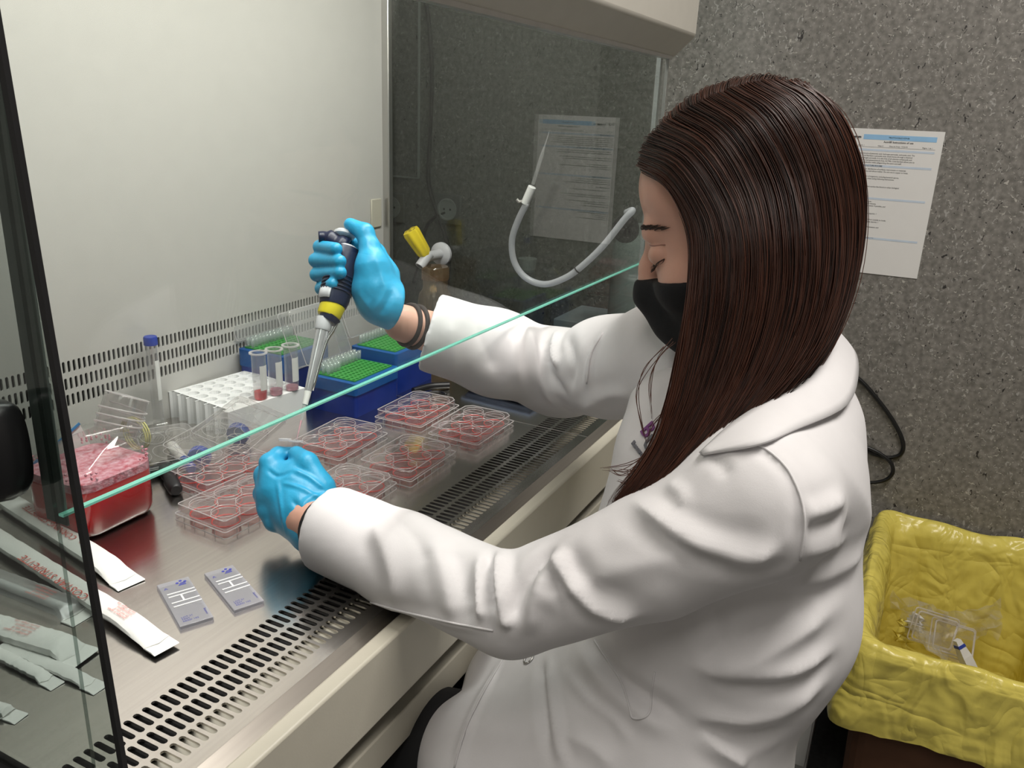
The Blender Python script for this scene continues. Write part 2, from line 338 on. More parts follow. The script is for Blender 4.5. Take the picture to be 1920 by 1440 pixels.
# ------------------------------------------------------------------ things on the work surface
# --- six-well plates
thin_medium = sheet_glass('thin_red_medium', (.975, .86, .86), .04, .02, .06, (.85, .22, .23))
red_edge = mat('red_meniscus', (.72, .07, .06), .2)
def plate_parts(root, red_wells, lid=True, mats=(clear_ps, rim_ps)):
    LX, LY = .1255, .0905
    b = LMB(); t = .0012
    # skirt: outer low wall with a flange rim
    rings = [rrect(0, 0, LX/2, LY/2, .004, 0), rrect(0, 0, LX/2, LY/2, .004, .0085), rrect(0, 0, LX/2-.0035, LY/2-.0035, .006, .0088), rrect(0, 0, LX/2-.0045, LY/2-.0045, .006, .0175)]
    b.loft(rings, False, False); b.obj('base', mats[0], root)
    rim = LMB()
    for z, ins, r in ((.0002, 0, .0006), (.0086, 0, .0007)):
        P = rrect(0, 0, LX/2-ins, LY/2-ins, .004, z); rim.tube(P+[P[0]], r, 6)
    for i in range(1, 7):
        x = -LX/2+LX*i/7; rim.box((x-.0004, -LY/2-.0002, 0), (x+.0004, -LY/2+.0004, .0086))
    for i in range(1, 5):
        y = -LY/2+LY*i/5; rim.box((-LX/2-.0002, y-.0004, 0), (-LX/2+.0004, y+.0004, .0086))
    for i in (-1, 0, 1):
        for j in (-1, 1): rim.tube([(i*.0385+.0172*math.cos(a), j*.0195+.0172*math.sin(a), .0170) for a in np.linspace(0, 2*PI, 25)], .00045, 4)
    rim.obj('rim', mats[1], root)
    k = 0
    for i in (-1, 0, 1):
        for j in (-1, 1):
            c = (i*.0385, j*.0195); r = .0172
            w_ = LMB(); w_.lathe([(0, r-.0004), (.0, r), (1, r), (1, r-.001)], (*c, .0022), (*c, .0170), 28, False)
            w_.add([(c[0]+r*math.cos(a), c[1]+r*math.sin(a), .0022) for a in np.linspace(0, 2*PI, 28, False)], [tuple(range(28))])
            wo = w_.obj('well', mats[0], root, smooth=2)
            if red_wells[k]:
                q = LMB(); q.lathe([(0, r-.0012), (1, r-.0010)], (*c, .0026), (*c, .0026+red_wells[k]), 28); q.obj('medium', thin_medium, wo)
                ring = LMB(); P = [(c[0]+(r-.0006)*math.cos(a), c[1]+(r-.0006)*math.sin(a), .0026+red_wells[k]) for a in np.linspace(0, 2*PI, 29)]
                ring.tube(P, .0010, 5); ring.obj('meniscus', red_edge, wo)
            k += 1
    if lid:
        l = LMB(); hx, hy = LX/2-.0032, LY/2-.0032
        def ch(z, ins=0):
            a, b2, c2 = hx-ins, hy-ins, .009
            return [(a, -b2+c2, z), (a, b2-c2, z), (a-c2, b2, z), (-a+.002, b2, z), (-a, b2-.002, z), (-a, -b2+.002, z), (-a+.002, -b2, z), (a-c2, -b2, z)]
        l.loft([ch(.0095), ch(.0205), ch(.0212, .0008)], False, True); lo = l.obj('lid', mats[0], root)
        e = LMB(); P = ch(.0212, .0002); e.tube(P+[P[0]], .00065, 5); P = ch(.0096); e.tube(P+[P[0]], .0005, 5)
        for i in (-1, 0, 1):
            for j in (-1, 1):
                P = [(i*.0385+.0168*math.cos(a), j*.0195+.0168*math.sin(a), .0207) for a in np.linspace(0, 2*PI, 25)]; e.tube(P, .0005, 4)
        e.obj('lid_rim', mats[1], lo)
    return root
PG = 'six-well plates on the steel surface'
RW = (.0045, .004, .0045, .0045, .004, .0045)
pl = [('clear six-well plate at the right end of the plate group nearest the grille', 1.0963, .6085, 0, RW),
      ('clear six-well plate in the middle of the front row beside the grille', .9330, .6230, .012, RW),
      ('clear six-well plate in front of the right blue tip box', 1.1115, .7225, .01, RW),
      ('clear six-well plate left of the gloved fist and nearest the red bottle', .7025, .7265, -.06, RW),
      ('clear six-well plate partly hidden behind the left cuff', .7960, .6350, .03, RW),
      ('clear six-well plate just right of the fist below the pipette tip', .9380, .7500, .03, RW),
      ('clear six-well plate behind the gloved fist beside the blue caps', .7650, .8150, -.10, (.003, .003, 0, .003, .003, 0))]
first = None
for lab, x, y, rz, rw in pl:
    if first is None:
        o = thing('six_well_plate', lab, 'well plate', (x, y, BZ), rz, PG); plate_parts(o, rw); first = o
    else:
        o = copy_tree(first); tag(o, lab); o.location = (x, y, BZ); o.rotation_euler = (0, 0, rz)
# --- loose lids heaped behind them
def loose_lid(label, loc, rot):
    o = thing('plate_lid', label, 'plate lid', loc, 0, 'loose plate lids in a heap'); o.rotation_euler = rot
    hx, hy = .064, .0435
    l = LMB(); l.loft([rrect(0, 0, hx, hy, .008, 0), rrect(0, 0, hx, hy, .008, .010), rrect(0, 0, hx-.001, hy-.001, .008, .0108)], False, True); l.obj('shell', clear_lid, o, smooth=2)
    e = LMB()
    for z, ins in ((0, 0), (.0106, .0003)):
        P = rrect(0, 0, hx-ins, hy-ins, .008, z); e.tube(P+[P[0]], .0005, 5)
    for i in (-1, 0, 1):
        for j in (-1, 1):
            P = [(i*.0385+.0168*math.cos(a), j*.0195+.0168*math.sin(a), .0100) for a in np.linspace(0, 2*PI, 25)]; e.tube(P, .0004, 4)
    e.obj('rim', rim_ps, o)
loose_lid('clear plate lid leaning in the heap, topmost and nearest the foam rack', (.846, .862, BZ+.034), (math.radians(16), math.radians(-6), math.radians(12)))
loose_lid('clear plate lid lying under the top lid of the heap', (.806, .868, BZ+.024), (math.radians(10), math.radians(-4), math.radians(4)))
loose_lid('clear plate lid at the left of the heap behind the red bottle', (.750, .925, BZ+.020), (math.radians(14), math.radians(6), math.radians(-14)))
# --- pens and caps under the heap
cap_blue = mat('blue_screw_cap', (.03, .06, .36), .35)
def marker(label, a, b, r, m, capm):
    a = np.array(a); b = np.array(b); o = thing('marker_pen', label, 'marker', (a+b)/2, 0, 'pens lying behind the plates')
    MB().lathe([(0, r*.7), (.03, r), (.62, r), (.64, r*.9), (1, r*.9)], a, a+(b-a)*.66, 16).obj('barrel', m, o, smooth=2)
    MB().lathe([(0, r*1.1), (.9, r*1.0), (1, r*.7)], a+(b-a)*.66, b, 16).obj('cap', capm, o, smooth=2)
wpl = mat('white_plastic', (.75, .75, .73), .4)
marker('black marker pen lying behind the red bottle under the clear lids', (.66, .925, BZ+.008), (.78, .868, BZ+.008), .008, black_plastic, rubber)
marker('short black marker pen beside the red bottle pointing at the front', (.735, .900, BZ+.008), (.688, .822, BZ+.009), .009, black_plastic, rubber)
marker('white marker pen with blue end under the clear lids', (.79, .945, BZ+.009), (.745, .855, BZ+.009), .008, wpl, cap_blue)
def screw_cap(label, c, ax, r, h):
    c = np.array(c); ax = np.array(ax)/np.linalg.norm(ax)
    o = thing('tube_cap', label, 'cap', c, 0, 'blue tube caps under the lids')
    MB().lathe([(0, r), (.85, r), (1, r*.9)], c-ax*h/2, c+ax*h/2, 24).obj('shell', cap_blue, o, smooth=2)
    m = MB(); x, y = frame(ax)
    for k in range(24):
        d = x*math.cos(2*PI*k/24)+y*math.sin(2*PI*k/24); m.tube([c-ax*h*.45+d*r, c+ax*h*.3+d*r], .0006, 4)
    m.obj('ribs', cap_blue, o)
screw_cap('blue screw cap lying under the heap of lids nearest the fist', (.772, .868, BZ+.0155), (.8, .5, .1), .0155, .014)
screw_cap('blue screw cap seen through the top lid of the heap', (.865, .885, BZ+.0165), (.9, .3, .25), .0165, .014)
# --- bottle of red medium
bot = thing('medium_bottle', 'square clear bottle of red culture medium with pink foam', 'bottle', (.60, .865, BZ))
bglass = sheet_glass('clear_bottle_plastic', (.94, .93, .93), .05, .02, .03)
foam = mat('pink_foam', (.80, .42, .50), .75, var=.3, scale=140, bump=.9, bscale=260)
foam.node_tree.nodes['Color Ramp'].color_ramp.elements[0].color = (.55, .10, .14, 1); foam.node_tree.nodes['Color Ramp'].color_ramp.elements[1].color = (.84, .52, .60, 1)
bliq = mat('bottle_medium', (.74, .010, .016), .10, trans=.12, ior=1.33, var=.08, sss=.5)
cx, cy, hx, hy = .601, .864, .054, .054
def bring(z, ins=0, r=.024): return rrect(cx, cy, hx-ins, hy-ins, max(r-ins, .004), BZ+z, 6)
neck0 = np.array([cx+.036, cy-.006, BZ+.101]); ax = np.array([.46, -.02, .88]); ax /= np.linalg.norm(ax); nx, ny = frame(ax)
ring0 = bring(.003, .006); 
body = MB(); body.loft([bring(.0005, .012), bring(.003, .004), bring(.010, .0), bring(.074, 0), bring(.080, .002), bring(.086, .008)], True, False)
# shoulder morph to round neck
A = np.array(bring(.086, .008)); nA = len(A)
def align(n, t, r):
    out = []
    for p in A:
        d = p-np.array([cx, cy, p[2]]); a = math.atan2(d[1], d[0])
        out.append(neck0+ax*t+r*(np.array([math.cos(a), math.sin(a), 0])-ax*(np.array([math.cos(a), math.sin(a), 0])@ax)))
    return np.array(out)
N1 = align(nA, 0, .0262); body.loft([A, A*.55+N1*.45+np.array([0, 0, .003]), N1], False, False)
body.obj('body', bglass, bot, smooth=2)
nk = MB(); prof = [(0, .0262), (.10, .0262), (.14, .0282), (.18, .0262), (.30, .0262), (.34, .0282), (.38, .0262), (.50, .0262), (.54, .0282), (.58, .0262), (.80, .0262), (.95, .0266), (1, .0252), (.95, .0242), (.0, .0238)]
nk.lathe(prof, neck0, neck0+ax*.046, 32, False); nk.obj('neck', bglass, bot, smooth=2)
MB().tube([neck0+ax*.046+.0258*(nx*math.cos(a)+ny*math.sin(a)) for a in np.linspace(0, 2*PI, 33)], .0010, 6).obj('lip', rim_ps, bot, smooth=1)
th = MB()
for t in (.007, .016, .025): th.tube([neck0+ax*(t+.009*a/(2*PI))+.0278*(nx*math.cos(a)+ny*math.sin(a)) for a in np.linspace(0, 2*PI, 33)], .0010, 5)
th.obj('thread', rim_ps, bot, smooth=1)
lq = MB(); lq.loft([bring(.0010, .0125), bring(.0034, .0046), bring(.011, .0007), bring(.060, .0007)], True, True); lq.obj('medium', bliq, bot, smooth=2)
fm = MB(); fm.loft([bring(.0602, .0006), bring(.0705, .0006), bring(.071, .006)], False, True); fm.obj('foam', foam, bot, smooth=2)
sp = MB()
for k in range(70):
    a = random.random()*2*PI; p = np.array(bring(.076+.004*random.random(), .0015))[random.randrange(nA)]+np.array([0, 0, random.gauss(0, .003)])
    sp.lathe([(0, .0002), (.25, .0012), (.5, .0016), (.75, .0012), (1, .0002)], p-[0, 0, .0016], p+[0, 0, .0016], 6)
sp.obj('foam_bubbles', foam, bot, smooth=1)['kind'] = 'stuff'
bp_ = MB(); c_ = np.array([.573, .90, BZ+.148])   # label card on the shoulder
# --- carton label card standing behind the bottle
crd = thing('label_card', 'small white card with blue edge behind the bottle shoulder', 'card', (.607, .962, BZ))
cdm = mat('white_card', (.8, .8, .78), .6); cbl = mat('card_blue', (.08, .30, .62), .6)
def quadbox(P, n, t): P = np.array(P, float); n = np.array(n, float)/np.linalg.norm(n); return list(P), list(P+n*t)
b4, t4 = quadbox([(.590, .94, BZ), (.655, .925, BZ+.045), (.640, .93, BZ+.095), (.575, .945, BZ+.05)], (-.3, -1, .2), .001)
MB().hexa(b4, t4).obj('card', cdm, crd)
b4, t4 = quadbox([(.578, .9425, BZ+.055), (.640, .9285, BZ+.0955), (.638, .9285, BZ+.0985), (.575, .943, BZ+.058)], (-.3, -1, .2), .0015); MB().hexa(b4, t4).obj('blue_edge', cbl, crd)
# --- clear bottle lying behind
lb = thing('lying_bottle', 'clear empty bottle lying behind the lids with yellow thread', 'bottle', (.73, .99, BZ))
MB().lathe([(0, .020), (.03, .030), (.6, .030), (.74, .024), (.82, .014), (1, .014)], (.66, 1.015, BZ+.0305), (.80, .965, BZ+.0305), 28).obj('body', sheet_glass('thin_bottle', (.93, .935, .93), .05, .02, .05), lb, smooth=2)
MB().tube([np.array((.755, .981, BZ+.0305))+.0245*np.array([.34*math.sin(a)*0, math.cos(a), math.sin(a)])+np.array([.012*a/(6*PI), 0, 0]) for a in np.linspace(0, 6*PI, 60)], .0012, 5).obj('yellow_band', mat('yellow_band', (.75, .7, .3), .5), lb, smooth=1)
# --- white foam tube rack
rk = thing('foam_tube_rack', 'white polystyrene tube rack with a cut edge', 'tube rack', (.868, .908, BZ), math.radians(-7))
foam_w = mat('white_foam', (.93, .93, .93), .7, var=.02, bump=.1, bscale=500)
RXL, RYL, RH, hr = .156, .148, .044, .0100
# outline with half-round notches along the cut left side, then round pockets in the top
px_, nyr, nxr = .0195, 7, 5
def rackbody():
    m = LMB(); cy0 = .012
    pts = [(0, 0), (RXL, 0), (RXL, RYL-.008), (RXL-.01, RYL), (.004, RYL)]
    left = []
    for k in range(5, -1, -1):
        yc = cy0+.0112+k*.0225
        left += [(0, yc+hr)]+[(hr*math.cos(a)*.85, yc+hr*math.sin(a)) for a in np.linspace(PI/2, -PI/2, 7)[1:-1]]+[(0, yc-hr)]
    ring = pts+left
    return m, ring
m_, ring = rackbody()
m_.loft([[(x, y, 0) for x, y in ring], [(x, y, RH-.016) for x, y in ring]], True, False)
m_.loft([[(x, y, RH-.016) for x, y in ring], [(x, y, RH) for x, y in ring]], False, False)
m_.obj('block', foam_w, rk)
# top deck with real pockets
dk = LMB(); 
cells_x = [(.0105+i*.0240, .0105+(i+1)*.0240) for i in range(6)]
nK = 16
occ = {}
def pocket(mb, x0, x1, y0, y1, z, r, depth):
    xc, yc = (x0+x1)/2, (y0+y1)/2
    a0 = [2*PI*k/nK for k in range(nK)]
    def sq(a):
        c, s_ = math.cos(a), math.sin(a); q = max(abs(c), abs(s_)); return (xc+c/q*(x1-x0)/2, yc+s_/q*(y1-y0)/2, z)
    O = [sq(a+PI/4*0) for a in a0]; I = [(xc+r*math.cos(a), yc+r*math.sin(a), z) for a in a0]; B = [(xc+r*.92*math.cos(a), yc+r*.92*math.sin(a), z-depth) for a in a0]
    mb.loft([O, I, B], False, True)
ys = [.0045+k*.0225 for k in range(7)]
for i, (xa, xb) in enumerate(cells_x):
    for k in range(6):
        pocket(dk, xa, xb if i < 5 else RXL, ys[k]+.0075-.0, ys[k+1]+.0075, RH, .0094, .010)
dk.add([(0, 0, RH), (RXL, 0, RH), (RXL, .012, RH), (0, .012, RH)], [(0, 1, 2, 3)])
dk.add([(.0083, .012, RH), (.0105, .012, RH), (.0105, .147, RH), (.0083, .147, RH)], [(0, 1, 2, 3)])
dk.add([(.004, .147, RH), (RXL, .147, RH), (RXL-.01, RYL, RH), (.004, RYL, RH)], [(0, 1, 2, 3)])
for k in range(7):
    y0 = ys[k]+.0075-.0012; dk.add([(0, y0, RH), (.0083, y0, RH), (.0083, y0+.0024, RH), (0, y0+.0024, RH)], [(0, 1, 2, 3)])
dk.obj('pocket_deck', foam_w, rk)
# --- sample tubes
tube_pl = sheet_glass('clear_tube_plastic', (.95, .95, .95), .05, .03, .07, (.95, .95, .96))
def sample_tube(label, base, h, r, fill, lab, capcol=None, graded=True):
    base = np.array(base); o = thing('sample_tube', label, 'tube', base, 0, 'clear tubes by the foam rack'); up = np.array([0, 0, 1])
    MB().lathe([(0, .001), (.0, r*.8), (.03, r), (1, r), (1, r-.0008), (.04, r-.001)], base, base+up*h, 24, False).obj('barrel', tube_pl, o, smooth=2)
    if capcol is None:
        MB().lathe([(0, r), (.0, r+.0032), (1, r+.0032), (1, r-.001)], base+up*(h-.002), base+up*h, 24, False).obj('collar', rim_ps, o, smooth=2)
    else:
        MB().lathe([(0, r+.0016), (.85, r+.0016), (1, r+.0006)], base+up*(h-.004), base+up*(h+.009), 28).obj('cap', capcol, o, smooth=2)
    if fill: MB().lathe([(0, r*.75), (.15, r-.0013), (1, r-.0013)], base+up*.0008, base+up*fill[0], 20).obj('fill', fill[1], o, smooth=2)
    if lab:
        n = 8; G = [[base+np.array([(r+.0003)*math.cos(a), (r+.0003)*math.sin(a), z]) for z in (h*lab[0], h*lab[1])] for a in np.linspace(lab[2], lab[3], n)]
        MB().grid(G).obj('paper_label', cdm, o, smooth=1)
    return o
RZm = Matrix.Rotation(math.radians(-7), 3, 'Z')
for (x, y), lab, fl in zip(((489, 752), (518, 744), (548, 735)), ('clear tube with red liquid and white label, nearest of the three in the rack', 'clear tube with pink liquid, middle of the three in the rack', 'clear tube with pale pink liquid, farthest of the three in the rack'),
                           ((.013, medium), (.010, medium_pink), (.008, medium_pink))):
    q = atZ(x, y-4, BZ+RH); sample_tube(lab, (q[0], q[1], BZ+RH), .078, .0112, fl, (.22, .74, -2.3, -.9))
sample_tube('tall clear tube with blue cap standing behind the foam rack', (.842, 1.030, BZ), .142, .0085, None, (.35, .8, -1.9, -.6), cap_blue)
# --- pipette tip boxes
blue_pl = mat('blue_box_plastic', (.004, .03, .26), .3, trans=.15, var=.1)
blue_lt = mat('blue_box_rim', (.006, .085, .30), .3)
green_pl = mat('green_tip_grid', (.04, .28, .045), .4)
tip_pl = sheet_glass('tip_plastic', (.93, .95, .94), .05, .05, .22, (.88, .95, .93))
lid_haze = sheet_glass('hazy_box_lid', (.90, .91, .91), .05, .10, .26, (.85, .86, .87))
def tip_box(label, x, y, rz, H, lidang, tips, LX=.122, LY=.098, hinge='back'):
    o = thing('tip_box', label, 'tip box', (x, y, BZ), rz, 'blue pipette tip boxes')
    b = LMB(); b.loft([rrect(LX/2, LY/2, LX/2, LY/2, .006, 0), rrect(LX/2, LY/2, LX/2, LY/2, .006, H*.62)], True, True); b.obj('tray', blue_pl, o, smooth=2)
    b = LMB(); b.loft([rrect(LX/2, LY/2, LX/2+.0015, LY/2+.0015, .006, H*.62), rrect(LX/2, LY/2, LX/2+.0015, LY/2+.0015, .006, H-.003), rrect(LX/2, LY/2, LX/2-.002, LY/2-.002, .006, H-.002)], True, True); b.obj('rim', blue_lt, o, smooth=2)
    g = LMB(); nx_, ny_ = 12, 8; gx, gy = (LX-.014)/nx_, (LY-.014)/ny_
    for i in range(nx_):
        for j in range(ny_):
            pocket2(g, .007+i*gx, .007+(i+1)*gx, .007+j*gy, .007+(j+1)*gy, H, .0030, .012)
    g.loft([rrect(LX/2, LY/2, LX/2-.007, LY/2-.007, .001, H-.002), rrect(LX/2, LY/2, LX/2-.007, LY/2-.007, .001, H)], False, False)
    go = g.obj('tip_grid', green_pl, o)
    for i, j in tips:
        c = (.007+(i+.5)*gx, .007+(j+.5)*gy)
        t = LMB(); t.lathe([(0, .0022), (.3, .0034), (1, .0036), (1, .0030), (.3, .0028)], (*c, H-.001), (*c, H+.017), 8, False); t.obj('pipette_tip', tip_pl, o, smooth=1)
    if lidang is not None:
        # open lid: shallow tray hinged along the back edge
        l = LMB(); d = .028
        l.loft([rrect(LX/2, LY/2, LX/2, LY/2, .006, d), rrect(LX/2, LY/2, LX/2, LY/2, .006, .002), rrect(LX/2, LY/2, LX/2-.002, LY/2-.002, .005, 0)], False, True)
        V = np.array(l.v); # closed lid sits inverted; rotate about back edge
        ca, sa = math.cos(lidang), math.sin(lidang)
        yy = LY-V[:, 1]; zz = V[:, 2]
        l.v = [(float(x_), float(LY+.001+(y_*ca+z_*sa)), float(H+.001+(y_*sa-z_*ca)+d*abs(ca)*1.0)) for x_, y_, z_ in zip(V[:, 0], yy, zz)]
        lo = l.obj('lid', lid_haze, o, smooth=2)
        e = LMB(); nr = 24; e.tube([l.v[i] for i in range(nr)]+[l.v[0]], .0009, 5); e.tube([l.v[nr+i] for i in range(nr)]+[l.v[nr]], .0007, 5)
        for i in (3, 9, 15, 21): e.tube([l.v[i], l.v[nr+i]], .0006, 5)
        e.obj('lid_rim', rim_ps, lo)
    return o
def pocket2(mb, x0, x1, y0, y1, z, r, depth):
    n = 8; xc, yc = (x0+x1)/2, (y0+y1)/2; A0 = [2*PI*k/n for k in range(n)]
    def sq(a):
        c, s_ = math.cos(a), math.sin(a); q = max(abs(c), abs(s_)); return (xc+c/q*(x1-x0)/2, yc+s_/q*(y1-y0)/2, z)
    mb.loft([[sq(a) for a in A0], [(xc+r*math.cos(a), yc+r*math.sin(a), z) for a in A0], [(xc+r*.8*math.cos(a), yc+r*.8*math.sin(a), z-depth) for a in A0]], False, True)
tip_box('blue tip box with green grid and half its tips, front one by the pipette', 1.046, .802, 0, .062, math.radians(68), [(i, j) for j in (5, 6, 7) for i in range(12) if not (j == 5 and i > 3)])
tip_box('blue tip box with nearly empty green grid, behind the right forearm', 1.178, .812, 0, .080, math.radians(68), [(i, 7) for i in range(12)])
tip_box('blue tip box at the back against the vent with raised hazy lid', 1.036, .948, 0, .086, math.radians(72), [(i, j) for j in (6, 7) for i in range(12)])
# --- hemocytometer slides
slide_pl = sheet_glass('slide_plastic', (.88, .88, .92), .07, .06, .55, (.86, .86, .92))
ink = mat('blue_ink', (.06, .07, .40), .6); slide_gr = mat('slide_ridge', (.82, .82, .82), .3)
def counting_slide(label, P):
    P = [np.array(p) for p in P]     # a far-left, b far-right, c near-right, d near-left
    c = sum(P)/4; ey = (P[0]+P[1]-P[2]-P[3])/2; ex = (P[1]+P[2]-P[0]-P[3])/2
    L_, W_ = np.linalg.norm(ey), np.linalg.norm(ex); rz = math.atan2(ey[1], ey[0])-PI/2
    o = thing('counting_slide', label, 'slide', (c[0], c[1], BZ), rz, 'plastic counting slides')
    hx, hy = W_/2, L_/2; T = .0042
    LMB().box((-hx, -hy, 0), (hx, hy, T)).obj('plate', slide_pl, o, bevel=.0008)
    r = LMB()
    for y in (-.008, -.0005, .012, .018): r.box((-hx+.004, y-.0009, T), (hx-.001, y+.0009, T+.0008))
    r.box((-.001, .0, T), (.001, .0115, T+.0006)); r.obj('ridges', slide_gr, o)
    q = LMB()
    for k in range(3): q.lathe([(0, .0017), (1, .0017)], (hx-.010+.004*(k-1), hy-.008+.003*(k % 2), T), (hx-.010+.004*(k-1), hy-.008+.003*(k % 2), T+.0002), 10)
    for k in range(4): q.box((hx-.014+.001*k, hy-.014+.0015*k, T), (hx-.006, hy-.0132+.0015*k, T+.0002))
    q.obj('stamp', ink, o)
    text('print_letter', 'A', .006, ink, o, (-hx+.004, hy-.016, T+.0002), (0, 0, 0))
    for k, s_ in enumerate(('LOT 21', 'FAST', 'READ 102')): text('print_line', s_, .0036, ink, o, (-hx+.005, -hy+.013-.0036*k, T+.0002), (0, 0, 0))
    text('print_line', 'counting', .0034, ink, o, (hx-.003, -hy+.008, T+.0002), (0, 0, PI/2))
    return o
counting_slide('clear plastic counting slide, left of the two on the steel', [atZ(293, 1102, BZ), atZ(355, 1088, BZ), atZ(401, 1163, BZ), atZ(338, 1182, BZ)])
counting_slide('clear plastic counting slide, right of the two and nearer the cuff', [atZ(383, 1080, BZ), atZ(437, 1066, BZ), atZ(497, 1132, BZ), atZ(438, 1151, BZ)])
# --- wrapped serological pipettes
paper = mat('wrapper_paper', (.80, .80, .78), .55, var=.03, bump=.25, bscale=90)
film = sheet_glass('wrapper_film', (.93, .93, .93), .06, .15, .30, (.88, .88, .88))
red_ink = mat('red_ink', (.62, .10, .08), .6)
def wrapper(label, p0, p1, w_, h_, seed, words=None, flip=False, filmy=False, z=0.0):
    """p0 far end (out of frame), p1 crimped end; both on the steel"""
    p0 = np.array(p0, float); p1 = np.array(p1, float); d = p1-p0; L_ = np.linalg.norm(d[:2]); rz = math.atan2(d[1], d[0])
    o = thing('wrapped_pipette', label, 'pipette pack', (p0[0], p0[1], BZ+z), rz, 'paper-wrapped serological pipettes')
    rr = random.Random(seed); n = 26; rings = []
    for i in range(n+1):
        t = i/n; s_ = min(1, (1-t)/.16); s_ = s_*s_*(3-2*s_); hh = .0011+h_*s_; ww = w_*(1+.12*(1-s_))+rr.uniform(-.0006, .0006)
        zc = hh+.0002+rr.uniform(0, .0006)
        ring = []
        for k in range(12):
            a = 2*PI*k/12; cx_ = math.copysign(abs(math.cos(a))**.7, math.cos(a)); sn = math.copysign(abs(math.sin(a))**.8, math.sin(a))
            ring.append((t*L_+(-.004*abs(cx_) if i == n else 0), ww*cx_, zc+hh*sn*(1 if sn > 0 else .95)))
        rings.append(ring)
    b = LMB(); b.loft(rings); bo = b.obj('sleeve', film if filmy else paper, o, smooth=2)
    c = LMB(); c.box((L_-.006, -w_*1.14, .0003), (L_+.012, w_*1.14, .0018)); c.v[5] = (L_+.006, -w_*1.1, .0018); c.obj('crimped_end', paper, o, bevel=.0004)
    if filmy: q = LMB(); q.lathe([(0, .004), (1, .004)], (0, 0, h_), (L_*.9, 0, h_), 12); q.obj('pipette', mat('clear_pipette', (.7, .72, .72), .2), o, smooth=2)
    if words:
        for tx, size, x, y, red in words:
            text('red_print', tx, size, red_ink, o, (x*L_, y*w_, 2*h_+.0040), (0, 0, PI if flip else 0), sx=1.1)
    return o
fine = [('sterile single use', .0042), ('nonpyrogenic', .0042), ('do not use if', .0042), ('package is open', .0042)]
def fin(x, y0): return [(t, s_, x, y0-.32*k, 1) for k, (t, s_) in enumerate(fine)]
wrapper('long white wrapper lettered in red whose pointed end lies on the open steel', atZ(-25, 1008, BZ), atZ(300, 1216, BZ), .0115, .0042, 1, [('COSTAR STRIPETTE', .0135, .68, -.35, 1)]+fin(.86, .65), True, z=.0035)
wrapper('white wrapper end lying against the red bottle', atZ(15, 948, BZ), atZ(236, 1092, BZ), .0135, .0052, 2, [('CORNING STRIPETTE', .0115, .62, .3, 1), ('4489', .008, .72, .3, 1)], True, z=.0005)
wrapper('crumpled clear-sided wrapper below the lettered one, seen through the side pane', atZ(-20, 1092, BZ), atZ(146, 1156, BZ), .0135, .0055, 3, fin(.75, .4), True, True)
wrapper('white wrapper with flat crimped end, largest below the lettered one behind the side pane', atZ(-20, 1185, BZ), atZ(144, 1234, BZ), .0140, .0055, 4, fin(.55, .55), True, z=.002)
wrapper('thin white wrapper tip poking out under the flat crimped one', atZ(10, 1215, BZ), atZ(172, 1287, BZ), .0070, .0018, 5, None)
wrapper('narrow torn wrapper lowest in the heap behind the side pane', atZ(-10, 1228, BZ), atZ(92, 1280, BZ), .006, .0022, 6, None)
wrapper('white wrapper tip at the lower left corner of the side pane', atZ(-25, 1328, BZ), atZ(20, 1343, BZ), .006, .0025, 8, None)
# --- pale blue tray at the right
tr = thing('blue_tray', 'pale blue shallow plastic tray under the right sleeve', 'tray', (1.32, .66, BZ))
trm = mat('pale_blue_plastic', (.36, .50, .80), .35)
A_ = atZ(992, 764, BZ); B_ = atZ(868, 733, BZ)
ux = (A_-B_)/np.linalg.norm(A_-B_); vx = np.array([-ux[1], ux[0], 0]); vx = vx if vx[0] > 0 else -vx
def tr4(e, z): return [B_-ux*e-vx*e+[0, 0, z], A_+ux*e-vx*e+[0, 0, z], A_+ux*e+vx*(.13+e)+[0, 0, z], B_-ux*e+vx*(.13+e)+[0, 0, z]]
MB().hexa(tr4(-.006, .0005), tr4(0, .012)).obj('shell', trm, tr, bevel=.004, seg=3)
MB().hexa(tr4(.003, .012), tr4(.003, .0155)).obj('rim', trm, tr, bevel=.0015)
# --- black clip near the tip box
bc = thing('black_clip', 'small black plastic clip beside the right tip box', 'clip', (1.25, .775, BZ))
MB().tube(smoothpath([(1.20, .79, BZ+.006), (1.235, .775, BZ+.008), (1.262, .752, BZ+.007)], 10), .0065, 10).obj('body', black_plastic, bc, smooth=2)
MB().tube(smoothpath([(1.205, .775, BZ+.003), (1.23, .755, BZ+.003), (1.225, .735, BZ+.003)], 10), .0022, 8).obj('wire', black_plastic, bc, smooth=1)
# --- gas tap on the right pane
GP = np.array([XR-.003, .9145, CZ-.2954])
tp = thing('gas_tap', 'grey gas tap with yellow handle on the right side pane', 'tap', GP)
gry = mat('grey_tap_enamel', (.50, .50, .52), .4); yel = mat('yellow_tap_handle', (.80, .62, .03), .35)
MB().lathe([(0, .024), (.5, .024), (1, .016)], GP, GP+np.array([-.012, 0, 0]), 32).obj('flange', gry, tp, smooth=2)
J = atX(800, 482, 1.437)
MB().cyl(GP+[-.010, 0, 0], J, .0105, .0105, 20).obj('stem', gry, tp, smooth=2)
K1 = atX(787, 500, 1.420)
MB().lathe([(0, .011), (.9, .0105), (1, .0105), (1, .0075), (.4, .007)], J+(J-K1)*.35, K1, 20).obj('nozzle', gry, tp, smooth=2)
H0 = J+np.array([-.001, .002, .004]); H1 = atX(769, 432, 1.412)
hd = MB(); dh = H1-H0; hxv, hyv = frame(dh); rings = []
for t, r in ((0, .011), (.12, .015), (.9, .018), (1, .0165)):
    rings.append([H0+dh*t+r*(1 - .16*(1+math.cos(6*a))/2)*(hxv*math.cos(a)+hyv*math.sin(a)) for a in np.linspace(0, 2*PI, 36, False)])
